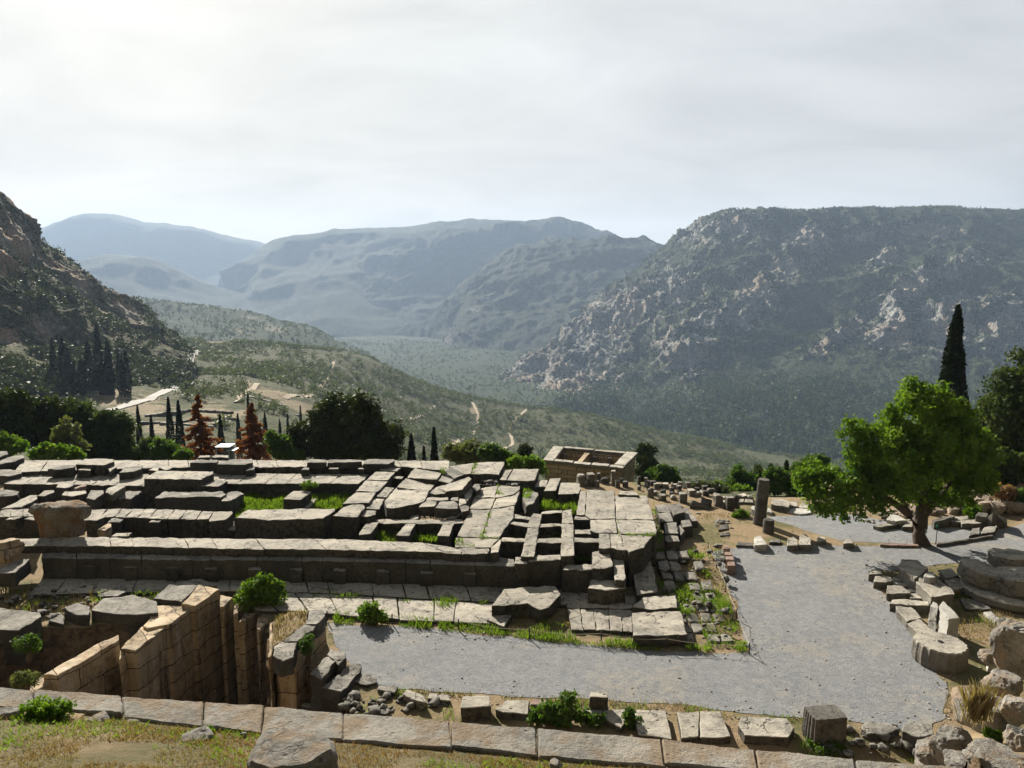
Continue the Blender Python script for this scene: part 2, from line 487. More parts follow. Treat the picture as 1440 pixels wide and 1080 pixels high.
# --- the cliff on the left
m_b = hill_mat('cliff_limestone', (0.045, 0.06, 0.028), (0.09, 0.10, 0.05), (0.20, 0.18, 0.16), (0.42, 0.38, 0.33), 0.11, 2.4, (0.17, 0.135, 0.09), 0.34, 0.54, (0.36, 0.23, 0.14))
bx = [-420, -180, 0, 42, 90, 130, 165, 200, 235, 270]
rowsB = [
    [(px, py, Y) for px, py, Y in zip(bx, [160, 260, 360, 390, 420, 440, 455, 468, 485, 505], [640, 640, 640, 640, 650, 660, 660, 650, 620, 590])],
    [(px, py, Y) for px, py, Y in zip(bx, [-20, 158, 294, 343, 381, 405, 422, 440, 468, 496], [430, 450, 480, 500, 520, 540, 550, 550, 530, 500])],
    [(px, py, Y) for px, py, Y in zip(bx, [120, 230, 345, 378, 406, 424, 438, 456, 479, 499], [370, 390, 420, 440, 460, 480, 490, 490, 485, 470])],
    [(px, py, Y) for px, py, Y in zip(bx, [250, 320, 395, 420, 440, 452, 461, 473, 489, 503], [325, 345, 365, 385, 405, 425, 440, 450, 455, 450])],
    [(px, py, Y) for px, py, Y in zip(bx, [340, 390, 432, 443, 462, 475, 480, 489, 498, 508], [300, 320, 340, 355, 375, 395, 410, 425, 435, 435])],
    [(px, py, Y) for px, py, Y in zip(bx, [450, 470, 482, 486, 494, 500, 503, 507, 511, 515], [285, 300, 322, 336, 352, 370, 385, 400, 412, 415])],
    [(px, py, Y) for px, py, Y in zip(bx, [520, 528, 534, 536, 536, 536, 535, 533, 530, 528], [220, 235, 250, 265, 285, 305, 325, 345, 365, 380])],
    [(px, py, Y) for px, py, Y in zip(bx, [590, 595, 600, 600, 598, 595, 590, 580, 570, 560], [185, 195, 205, 220, 235, 250, 270, 290, 310, 330])]]
BR = [(60, 455, 60, 26, 5), (20, 340, 60, 40, 45), (110, 400, 70, 20, 38), (-60, 300, 120, 120), (180, 440, 50, 14, 40), (10, 470, 30, 20)]


def b_disp(V):
    px, py = proj(V)
    rk = blobs(px, py, BR)
    fac = np.clip((540 - py) / 40, 0, 1)
    return (fbm(V / [38.0, 38.0, 60.0], 4, 111, 0.55, True) * (4 + 9 * rk) + fbm(V / 9.0, 4, 112) * (1 + 3 * rk)) * fac


def b_rock(V):
    px, py = proj(V)
    return blobs(px, py, BR) * 0.55 + fbm(V / 22.0, 4, 113) * 0.3 + 0.06


oB, VB = loft('hill', rowsB, 360, 260, m_b, b_disp, b_rock)
# --- unseen hillside behind the viewer (theatre slope and cliffs), added to block sky light
hb = [[Vector((x, y0, z)) for x in (-260, -160, -90, -45, -20, 0, 20, 45, 90, 160, 260)]
      for (y0, z) in ((-4.0, 10.2), (-12, 15), (-30, 27), (-60, 48), (-110, 85), (-170, 150), (-200, 260), (-240, 300))]
loft('hill', hb, 120, 90, m_b, lambda V: fbm(V / 30.0, 4, 121) * np.clip((-V[..., 1] - 4) / 30, 0, 1) * 5, lambda V: fbm(V / 20.0, 3, 122) * 0.3 + 0.25)
# ================================================================== STONE MATERIALS
def stone_mat(name, c1, c2, dark, pit=0.6, scale=1.0, lichen=0.5, stain=None, pitscale=2.2, joints=None, spread=0.25, crust_shade=0.0, cracks=1.0, prand=1.0, popen=0.40, streaks=False):
    m, N, out = mat_new(name)
    p = world_pos(N)
    oi = N.n('ShaderNodeObjectInfo')
    n1 = N.noise(p, 0.55 * scale, 6, 0.6)
    n2 = N.noise(p, 4.5 * scale, 8, 0.68)
    n3 = N.noise(p, 22 * scale, 5, 0.7)
    col = N.mix(N.ramp(n1, [(0.35, 0.0), (0.65, 1.0)]), c1, c2)
    lf = N.ramp(N.math('ADD', N.math('MULTIPLY', n2, 0.75), N.math('MULTIPLY', n1, 0.35)), [(0.53, 0.0), (0.66, lichen)])
    col = N.mix(lf, col, dark)
    if stain is not None:
        st = N.ramp(N.noise(N.mapping(p, (1.1, 1.1, 0.35)), 0.8 * scale, 5, 0.65), [(0.46, 0.0), (0.6, 0.85)])
        col = N.mix(st, col, stain)
    if streaks:     # mineral runs down the old wall
        sk = N.noise(N.mapping(p, (1.7, 1.7, 0.16)), 1.0, 6, 0.65)
        col = N.mix(N.ramp(sk, [(0.54, 0.0), (0.66, 0.9)]), col, (0.05, 0.04, 0.032))
        col = N.mix(N.ramp(sk, [(0.30, 0.7), (0.42, 0.0)]), col, (0.46, 0.42, 0.35))
    vv = N.mapping(p, (1.0, 1.35, 1.0))
    v = N.voronoi(vv, pitscale, 'F1', prand)
    spot = N.ramp(v, [(0.09, 1.0), (0.17, 0.0)])
    pick = N.ramp(N.noise(p, 1.7, 2, 0.5), [(popen, 0.0), (popen + 0.08, pit)])
    pm = N.math('MULTIPLY', spot, pick)
    col = N.mix(pm, col, (0.035, 0.032, 0.028))
    ck = N.voronoi(N.vmath('ADD', p, N.noise(p, 1.6, 3, 0.6, 0, 1)), 0.75 * scale, 'DISTANCE_TO_EDGE')
    crk = N.math('MULTIPLY', N.ramp(ck, [(0.0, 0.9 * cracks), (0.022, 0.0)]), N.ramp(N.noise(p, 0.6, 2, 0.5), [(0.46, 0.0), (0.54, 1.0)]))
    col = N.mix(crk, col, (0.03, 0.027, 0.023))
    mot = N.noise(p, 9 * scale, 6, 0.75)
    col = N.mix(N.ramp(mot, [(0.30, 0.6), (0.44, 0.0)]), col, dark)
    col = N.mix(N.ramp(mot, [(0.58, 0.0), (0.72, 0.35)]), col, (0.46, 0.44, 0.40))
    speck = N.ramp(n3, [(0.33, 0.55), (0.45, 0.0)])
    col = N.mix(speck, col, dark)
    k = N.math('MULTIPLY_ADD', oi.outputs['Random'], spread); N.t.nodes[-1].inputs[2].default_value = 1 - spread * 0.5
    if crust_shade:   # lichen with shade painted in: sides go near black by normal, tops stay clear
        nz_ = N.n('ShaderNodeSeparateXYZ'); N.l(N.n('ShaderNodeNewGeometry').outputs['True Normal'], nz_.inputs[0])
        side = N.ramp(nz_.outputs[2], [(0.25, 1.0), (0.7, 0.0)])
        col = N.mix(N.math('MULTIPLY', side, N.ramp(n2, [(0.38, min(1.0, crust_shade * 1.15)), (0.72, crust_shade * 0.7)])), col, (0.022, 0.02, 0.018))
    hs = N.n('ShaderNodeHueSaturation')
    N.l(k, hs.inputs['Value']); N.l(col, hs.inputs['Color'])
    col = hs.outputs[0]
    h = N.math('ADD', N.math('MULTIPLY', n2, 0.9), N.math('MULTIPLY', n3, 0.35))
    h = N.math('SUBTRACT', h, N.math('MULTIPLY', N.math('ADD', pm, crk), 1.2))
    h = N.math('ADD', h, N.math('MULTIPLY', mot, 0.5))
    if joints is not None:
        bt = N.n('ShaderNodeTexBrick')
        sx = N.n('ShaderNodeSeparateXYZ'); N.l(p, sx.inputs[0])
        cb = N.n('ShaderNodeCombineXYZ')
        N.l(N.math('ADD', sx.outputs[0], N.math('MULTIPLY', sx.outputs[1], 0.8)), cb.inputs[0]); N.l(sx.outputs[2], cb.inputs[1])
        wob = N.n('ShaderNodeVectorMath', operation='ADD'); N.l(cb.outputs[0], wob.inputs[0])
        nz = N.noise(p, 0.9, 3, 0.5, 0, 1)
        sc_ = N.n('ShaderNodeVectorMath', operation='SCALE'); N.l(nz, sc_.inputs[0]); sc_.inputs[3].default_value = joints[2]
        N.l(sc_.outputs[0], wob.inputs[1])
        N.l(wob.outputs[0], bt.inputs['Vector'])
        bt.inputs['Scale'].default_value = 1.0
        bt.inputs['Brick Width'].default_value = joints[0]; bt.inputs['Row Height'].default_value = joints[1]
        bt.inputs['Mortar Size'].default_value = 0.022; bt.inputs['Mortar Smooth'].default_value = 0.3
        bt.inputs['Color1'].default_value = (0.82, 0.82, 0.82, 1); bt.inputs['Color2'].default_value = (1.1, 1.1, 1.1, 1); bt.inputs['Mortar'].default_value = (0.12, 0.1, 0.08, 1)
        col = N.mix(1.0, col, bt.outputs[0], 'MULTIPLY')
        h = N.math('SUBTRACT', h, N.math('MULTIPLY', bt.outputs['Fac'], 1.5))
    bsdf(N, out, col, 0.92, h, 0.75, 0.05, 0.12)
    return m


m_temple = stone_mat('temple_limestone', (0.354, 0.322, 0.269), (0.256, 0.239, 0.208), (0.068, 0.064, 0.058), 0.85, 1.0, 0.55, crust_shade=0.85)
m_holed = stone_mat('holed_limestone', (0.354, 0.322, 0.269), (0.256, 0.239, 0.208), (0.068, 0.064, 0.058), 1.0, 1.0, 0.5, None, 1.25, crust_shade=0.85, prand=0.55, popen=0.2)
m_rough = stone_mat('rough_grey_limestone', (0.262, 0.245, 0.216), (0.163, 0.155, 0.139), (0.051, 0.048, 0.044), 0.3, 1.6, 0.7, crust_shade=0.75)
m_near = stone_mat('near_grey_limestone', (0.291, 0.269, 0.234), (0.208, 0.199, 0.181), (0.068, 0.065, 0.061), 0.3, 2.2, 0.55, (0.204, 0.153, 0.102), 5.0, cracks=0.15)
m_brown = stone_mat('stained_orange_limestone', (0.42, 0.325, 0.215), (0.33, 0.25, 0.165), (0.07, 0.058, 0.048), 0.3, 0.9, 0.6, (0.44, 0.36, 0.26), 2.2, (2.1, 0.85, 0.5), cracks=0.5, streaks=True)
m_treas = stone_mat('treasury_marble', (0.407, 0.328, 0.221), (0.319, 0.239, 0.151), (0.095, 0.075, 0.054), 0.2, 1.0, 0.4, None, 2.2, (1.15, 0.42, 0.04))
m_pale = stone_mat('pale_marble', (0.391, 0.360, 0.305), (0.282, 0.262, 0.227), (0.075, 0.068, 0.061), 0.6, 1.3, 0.5, crust_shade=0.55)
m_rock = stone_mat('pitted_grey_rock', (0.25, 0.235, 0.21), (0.165, 0.155, 0.14), (0.06, 0.056, 0.052), 0.6, 2.6, 0.75, (0.23, 0.17, 0.115), 4.0, cracks=0.35)
m_white = stone_mat('white_marble', (0.422, 0.408, 0.374), (0.340, 0.326, 0.299), (0.170, 0.163, 0.150), 0.2, 1.3, 0.3)
m_dark = stone_mat('dark_weathered_stone', (0.129, 0.119, 0.105), (0.078, 0.073, 0.068), (0.031, 0.029, 0.027), 0.3, 1.5, 0.7)
m_red = stone_mat('reddish_seat_stone', (0.272, 0.197, 0.167), (0.224, 0.156, 0.129), (0.116, 0.082, 0.068), 0.1, 1.5, 0.35)

# ================================================================== BLOCK BUILDING


def subdiv(bm, target, rounds=4):
    bmesh.ops.triangulate(bm, faces=[f for f in bm.faces if len(f.verts) > 3])
    for _ in range(rounds):
        E = [e for e in bm.edges if e.calc_length() > target]
        if not E: break
        bmesh.ops.subdivide_edges(bm, edges=E, cuts=1)
        bmesh.ops.triangulate(bm, faces=[f for f in bm.faces if len(f.verts) > 3])


def roughen(bm, amp, seed, freq=1.5):
    off = Vector((seed * 3.7 % 97, seed * 1.9 % 89, 0))
    for v in bm.verts:
        c = v.co + off
        v.co = v.co + mnoise.noise_vector(c * freq) * amp + mnoise.noise_vector(c * freq * 4.3) * (amp * 0.5)


SEED = [0]


def add_stone(bm0, top, h, edge=0.022, target=0.4, amp=0.05, freq=2.0, batter=0.0):
    """append one weathered block: top outline (Vectors), thickness h"""
    SEED[0] += 1
    rnd = random.Random(SEED[0])
    bm = bmesh.new()
    c = sum(top, Vector()) / len(top)
    tv = [bm.verts.new(p) for p in top]
    bv = [bm.verts.new(Vector((p.x + (p.x - c.x) * batter, p.y + (p.y - c.y) * batter, p.z - h))) for p in top]
    n = len(top)
    bm.faces.new(tv); bm.faces.new(bv[::-1])
    for i in range(n):
        j = (i + 1) % n
        bm.faces.new((tv[i], bv[i], bv[j], tv[j]))
    bmesh.ops.recalc_face_normals(bm, faces=bm.faces)
    if edge > 0:
        bmesh.ops.bevel(bm, geom=list(bm.edges), offset=min(edge, h * 0.3), segments=1, affect='EDGES', clamp_overlap=True)
    subdiv(bm, target)
    roughen(bm, amp, SEED[0] + rnd.random() * 50, freq)
    me = bpy.data.meshes.new('t')
    bm.to_mesh(me); bm.free()
    bm0.from_mesh(me)
    bpy.data.meshes.remove(me)


def finish(name, bm, mat, parent=None, ang=24, origin=None):
    if origin is None and parent is None:
        xs = [v.co for v in bm.verts]
        origin = Vector(((min(v.x for v in xs) + max(v.x for v in xs)) / 2, (min(v.y for v in xs) + max(v.y for v in xs)) / 2, min(v.z for v in xs)))
    if origin is not None:
        for v in bm.verts: v.co -= origin
    me = bpy.data.meshes.new(name)
    bm.to_mesh(me); bm.free()
    me.polygons.foreach_set('use_smooth', np.ones(len(me.polygons), dtype=bool))
    me.set_sharp_from_angle(angle=R(ang))
    o = link(name, me, mat, parent)
    if origin is not None: o.location = origin
    return o


def Z(ox, oy, s):
    return lambda L: [(ox + a / s, oy + b / s) for a, b in L]


FULL = lambda L: L
B1, B2, B3, B4 = Z(0, 620, 4.8), Z(280, 620, 4.8), Z(480, 620, 5.143), Z(680, 680, 3.789)
B5, B6, B7, B8 = Z(0, 800, 3.858), Z(300, 800, 3.858), Z(620, 880, 3.789), Z(960, 860, 3.0)
C1, C2, C3, C4 = Z(1160, 660, 3.6), Z(880, 660, 5.143), Z(640, 640, 5.143), Z(380, 780, 4.235)
D1, D2, D3, D4, D5 = Z(0, 620, 7.2), Z(160, 630, 7.2), Z(340, 630, 7.2), Z(500, 640, 7.2), Z(640, 640, 7.2)
D6, D7, D8 = Z(780, 660, 8.0), Z(880, 660, 8.0), Z(1180, 640, 5.54)


def stone(name, T, poly, z, h, mat=None, parent=None, label=None, cat='stone block', group=None, **kw):
    pts = T(poly)
    zs = z if isinstance(z, (list, tuple)) else [z] * len(pts)
    top = [P(a, b, c) for (a, b), c in zip(pts, zs)]
    Y = sum(p.y for p in top) / len(top)
    kw.setdefault('target', 0.0085 * Y)
    bm = bmesh.new()
    add_stone(bm, top, h, **kw)
    o = finish(name, bm, mat or m_temple, parent)
    if label: tag(o, label, cat, group)
    return o


def course(name, T, far, near, n, z, h, mat=None, parent=None, gap=0.014, jz=0.01, seed=1, **kw):
    """a run of n fitted blocks between a far and a near edge line: one mesh"""
    rnd = random.Random(seed)
    far = [P(a, b, z) for a, b in T(far)]
    near = [P(a, b, z) for a, b in T(near)]

    def along(L, t):
        d = [0.0]
        for a, b in zip(L, L[1:]): d.append(d[-1] + (b - a).length)
        s = t * d[-1]
        for k in range(len(L) - 1):
            if s <= d[k + 1] or k == len(L) - 2:
                return L[k].lerp(L[k + 1], (s - d[k]) / max(d[k + 1] - d[k], 1e-6))
    cuts = [0.0] + [(k + rnd.uniform(-0.28, 0.28)) / n for k in range(1, n)] + [1.0]
    bm = bmesh.new()
    L = (near[0] - near[-1]).length
    for a, b in zip(cuts, cuts[1:]):
        g = gap * rnd.uniform(0.3, 1.2) / L
        dz = Vector((0, 0, rnd.uniform(-jz, jz)))
        f0, f1, n1, n0 = along(far, a + g) + dz, along(far, b - g) + dz, along(near, b - g) + dz, along(near, a + g) + dz
        sh = (n0 - f0).normalized() * rnd.uniform(-0.05, 0.05)
        kw2 = dict(kw); kw2.setdefault('target', 0.009 * n0.y)
        add_stone(bm, [f0, f1, n1 + sh, n0 + sh], h + dz.z, **kw2)
    return finish(name, bm, mat or m_temple, parent)


# ================================================================== THE TEMPLE FOUNDATION
tmp = empty('temple_foundation', P(400, 760, -2.0))
tag(tmp, 'long ruined stone temple foundation with stepped edge and open cells across the middle terrace', 'temple ruin')


def to_parent(o, par):
    o.parent = par
    o.matrix_parent_inverse = Matrix.Translation(-par.location)
    return o


def tp(o): return to_parent(o, tmp)


tp(course('outer_wall', FULL, [(34, 647), (300, 647), (632, 648)], [(18, 664), (100, 661), (268, 657), (560, 656), (632, 662)], 15, 0.0, 2.4, seed=3))
tp(course('inner_wall', FULL, [(22, 670), (66, 665), (170, 666), (340, 665.5), (520, 667)], [(5, 680.5), (120, 682), (200, 683.5), (320, 680), (505, 680)], 15, -0.3, 2.0, seed=4))
tp(course('footing_course', FULL, [(5, 688), (200, 688), (495, 687)], [(5, 690.5), (200, 691), (320, 689.5), (492, 689.5)], 14, -0.85, 0.5, m_rough, seed=5))
tp(course('front_wall', D2, [(-240, 625), (0, 615), (390, 615), (1010, 640)], [(-290, 690), (0, 700), (780, 725), (960, 720)], 9, -0.15, 2.1, seed=6))
tp(course('front_wall', D1, [(15, 690), (380, 690)], [(-30, 765), (400, 765)], 3, -0.15, 2.1, seed=7))
# stepped north edge
tp(course('upper_step', FULL, [(20, 757), (160, 755), (300, 757), (480, 758), (600, 763), (648, 772)], [(20, 768), (77, 767), (300, 771.5), (480, 773), (650, 776.5), (688, 778)], 11, -0.42, 0.42, seed=8, jz=0.008))
tp(course('lower_step', FULL, [(60, 768), (300, 772), (480, 774), (667, 779), (723, 786)], [(58, 784), (300, 787.5), (480, 788.5), (667, 794), (723, 797)], 13, -0.82, 1.3, m_rough, seed=9, jz=0.012))
for k, (x, y) in enumerate([(125, 796), (183, 798), (242, 799), (296, 800), (358, 801), (416, 801), (477, 802.5), (538, 803.5), (600, 806), (660, 807), (730, 809)]):
    tp(stone('projecting_block', FULL, [(x - 9, y), (x - 7, y - 4.5), (x + 9, y - 4.5), (x + 9, y)], -1.22, 0.85, m_rough))
# (name, zoom, top outline, height of top, thickness)
PARTS = [
    ('holed_slab', D2, [(305, 310), (440, 232), (1005, 237), (1010, 260), (880, 318), (820, 318)], 0.3, 0.75),
    ('wall_block', D2, [(880, 385), (1020, 320), (1150, 325), (1130, 345), (1050, 395)], -0.1, 0.6),
    ('rubble_wall', D2, [(410, 510), (500, 440), (1100, 440), (1140, 470), (1090, 495), (900, 490)], -0.3, 1.0),
    ('rubble_wall', D2, [(1090, 530), (1160, 445), (1290, 440), (1320, 460), (1200, 535)], -0.4, 0.9),
    ('rubble_wall', D2, [(50, 510), (120, 440), (280, 440), (250, 470), (170, 510)], -0.4, 0.8),
    ('rubble_wall', D1, [(1060, 590), (1120, 545), (1290, 510), (1440, 515), (1340, 575), (1200, 580)], -0.42, 0.9),
    ('rubble_wall', D1, [(-60, 550), (0, 490), (200, 510), (180, 540), (60, 560)], -0.35, 0.9),
    ('wall_block', D2, [(960, 740), (1010, 645), (1200, 640), (1210, 660), (1110, 735)], -0.12, 0.8),
    ('footing_slab', D2, [(930, 825), (1100, 800), (1220, 735), (1230, 825)], -0.8, 0.4),
    ('wall_block', D2, [(345, 750), (400, 715), (510, 715), (460, 752)], -0.22, 0.6),
    ('holed_slab', FULL, [(329.5, 728.6), (349, 717), (470, 715), (472.5, 717.5), (455, 729), (395, 731.5)], 0.0, 1.05),
    ('holed_block', D3, [(920, 690), (1030, 600), (1120, 570), (1240, 575), (1250, 600), (1170, 700)], 0.05, 1.0),
    ('holed_block', D3, [(1020, 560), (1150, 450), (1360, 450), (1290, 560)], 0.05, 0.9),
    ('holed_block', D4, [(0, 365), (100, 258), (330, 265), (220, 370)], 0.05, 0.9),
    ('holed_block', D4, [(110, 250), (200, 170), (400, 170), (330, 258)], 0.05, 0.9),
    ('wall_block', D4, [(100, 540), (190, 435), (295, 440), (240, 545)], -0.1, 0.7),
    ('wall_block', D4, [(210, 420), (290, 325), (395, 330), (310, 430)], -0.1, 0.7),
    ('wall_block', D4, [(40, 615), (70, 560), (205, 565), (200, 600), (110, 630)], -0.15, 0.9),
    ('wall_block', D4, [(240, 150), (260, 125), (460, 130), (420, 165)], 0.05, 0.5),
    ('wall_block', D4, [(370, 230), (390, 212), (490, 220), (470, 240)], -0.15, 0.5),
    ('cross_wall', D4, [(200, 650), (260, 645), (540, 655), (1080, 650), (1090, 690), (840, 692), (340, 695), (250, 690)], -0.4, 0.7),
    ('cross_wall', D4, [(30, 805), (100, 690), (240, 680), (150, 800)], -0.42, 0.8),
    ('cross_wall', D4, [(415, 810), (510, 690), (610, 690), (540, 815)], -0.38, 0.8),
    ('cross_wall', D4, [(830, 820), (880, 695), (1000, 690), (950, 820)], -0.36, 0.9),
    ('cross_wall', D4, [(540, 652), (590, 605), (650, 610), (630, 652)], -0.42, 0.5),
    ('corner_slab', D5, [(-70, 112), (213, 76), (157, 187), (100, 195)], 0.1, 0.6),
    ('corner_slab', D5, [(217, 75), (500, 65), (495, 100), (440, 195), (162, 190)], 0.1, 0.6),
    ('corner_slab', D5, [(450, 255), (500, 150), (578, 145), (518, 252)], -0.12, 0.6),
    ('corner_slab', D5, [(523, 252), (590, 140), (850, 140), (830, 190), (800, 262)], -0.08, 0.65),
    ('corner_slab', D5, [(800, 320), (850, 250), (940, 255), (925, 320)], -0.4, 0.5),
    ('corner_slab', D5, [(900, 360), (960, 235), (1070, 230), (1020, 360)], -0.3, 0.55),
    ('wall_block', D5, [(510, 300), (520, 275), (645, 280), (640, 302)], -0.35, 0.5),
    ('corner_slab', D5, [(1040, 395), (1070, 280), (1260, 290), (1270, 340), (1250, 390)], -0.42, 0.6),
    ('paving_slab', D5, [(200, 425), (265, 330), (436, 312), (400, 432)], -0.3, 0.8),
    ('paving_slab', D5, [(404, 432), (440, 310), (655, 310), (655, 345), (600, 395)], -0.3, 0.8),
    ('paving_slab', D5, [(145, 545), (190, 438), (408, 440), (362, 545)], -0.33, 0.8),
    ('paving_slab', D5, [(368, 545), (413, 442), (600, 405), (660, 358), (612, 500)], -0.3, 0.8),
    ('paving_slab', D5, [(20, 822), (150, 553), (356, 553), (272, 830)], -0.34, 0.8),
    ('paving_slab', D5, [(278, 830), (364, 552), (604, 508), (588, 640), (490, 760), (450, 835)], -0.32, 0.8),
    ('paving_slab', D5, [(0, 935), (12, 838), (450, 842), (360, 935)], -0.36, 0.7),
    ('paving_slab', D5, [(360, 990), (366, 938), (456, 848), (470, 850), (440, 985)], -0.34, 0.9),
    ('paving_slab', D5, [(-130, 985), (-110, 940), (70, 938), (60, 1000)], -0.4, 0.7),
    ('paving_slab', D5, [(64, 1000), (75, 940), (340, 935), (345, 965), (330, 1000)], -0.4, 0.75),
    ('rubble_wall', D5, [(690, 440), (700, 370), (790, 360), (850, 380), (790, 500), (720, 520)], -0.2, 1.0),
    ('lattice_wall', D5, [(670, 1030), (730, 740), (850, 740), (800, 1030)], -0.35, 1.4),
    ('lattice_wall', D5, [(732, 735), (760, 640), (790, 590), (880, 600), (852, 735)], -0.33, 1.3),
    ('lattice_wall', D5, [(1070, 1020), (1082, 695), (1200, 695), (1205, 1020)], -0.3, 1.5),
    ('lattice_wall', D5, [(1083, 690), (1085, 560), (1180, 550), (1200, 690)], -0.3, 1.3),
    ('cell_wall', D5, [(590, 640), (600, 600), (765, 630), (755, 660)], -0.42, 0.7),
    ('cell_wall', D5, [(495, 690), (510, 655), (755, 690), (740, 725)], -0.4, 1.0),
    ('cell_wall', D5, [(460, 870), (475, 830), (725, 840), (715, 880)], -0.38, 1.2),
    ('cell_wall', D5, [(870, 600), (880, 570), (1088, 555), (1083, 585)], -0.38, 0.8),
    ('cell_wall', D5, [(850, 730), (860, 700), (1088, 690), (1083, 715)], -0.38, 0.8),
    ('cell_wall', D5, [(826, 885), (842, 845), (1086, 840), (1081, 885)], -0.36, 1.2),
    ('cell_wall', D5, [(1205, 650), (1215, 615), (1350, 625), (1360, 655)], -0.36, 0.8),
    ('cell_wall', D5, [(1205, 800), (1215, 755), (1380, 755), (1375, 800)], -0.4, 0.8),
    ('cell_wall', D5, [(1200, 880), (1203, 835), (1480, 840), (1500, 885)], -0.36, 1.2),
    ('end_wall', B4, [(165, 430), (170, 392), (230, 392), (234, 425)], -0.55, 1.2),
    ('end_wall', B4, [(236, 412), (290, 380), (412, 382), (412, 408)], -0.5, 1.3),
    ('end_wall', B4, [(420, 460), (440, 432), (578, 432), (578, 460)], -0.75, 1.2),
    ('west_platform', D6, [(240, 512), (290, 250), (358, 238), (343, 515)], -0.3, 0.8),
    ('west_platform', D6, [(349, 515), (364, 230), (674, 240), (684, 558), (402, 558)], -0.28, 0.8),
    ('west_platform', D6, [(692, 560), (684, 292), (1040, 295), (1100, 500), (1118, 566)], -0.28, 0.8),
    ('west_platform', D6, [(402, 566), (686, 564), (706, 716), (620, 716), (500, 716), (405, 690)], -0.3, 0.8),
    ('west_platform', D6, [(500, 880), (502, 722), (618, 722), (630, 880), (560, 892)], -0.3, 0.8),
    ('west_platform', D6, [(694, 566), (1120, 572), (1150, 690), (1130, 732), (716, 722)], -0.28, 0.8),
    ('west_platform', D6, [(624, 722), (748, 730), (760, 860), (830, 905), (700, 905), (637, 882)], -0.3, 0.8),
    ('west_platform', D6, [(756, 737), (1040, 738), (1100, 752), (1030, 830), (1000, 880), (840, 932), (768, 860)], -0.3, 0.75),
    ('platform_block', D6, [(720, 280), (740, 245), (920, 250), (950, 290)], -0.15, 0.3),
    ('platform_step', B4, [(580, 450), (580, 365), (668, 348), (690, 440), (640, 455)], -0.62, 0.7),
    ('platform_step', B4, [(692, 440), (682, 350), (738, 350), (757, 500), (752, 518), (702, 512)], -0.85, 0.9),
    ('platform_step', B4, [(555, 560), (570, 510), (700, 516), (750, 522), (757, 556), (650, 570)], -1.2, 0.7),
]
for nm, T, poly, z, h in PARTS:
    mt = m_rough if nm in ('rubble_wall',) else m_holed if nm in ('holed_slab', 'holed_block', 'west_platform', 'paving_slab', 'corner_slab') else m_temple
    tp(stone(nm, T, poly, z, max(h, z + 2.3) if nm != 'platform_block' else h, mt, amp=0.09 if nm == 'rubble_wall' else 0.05))

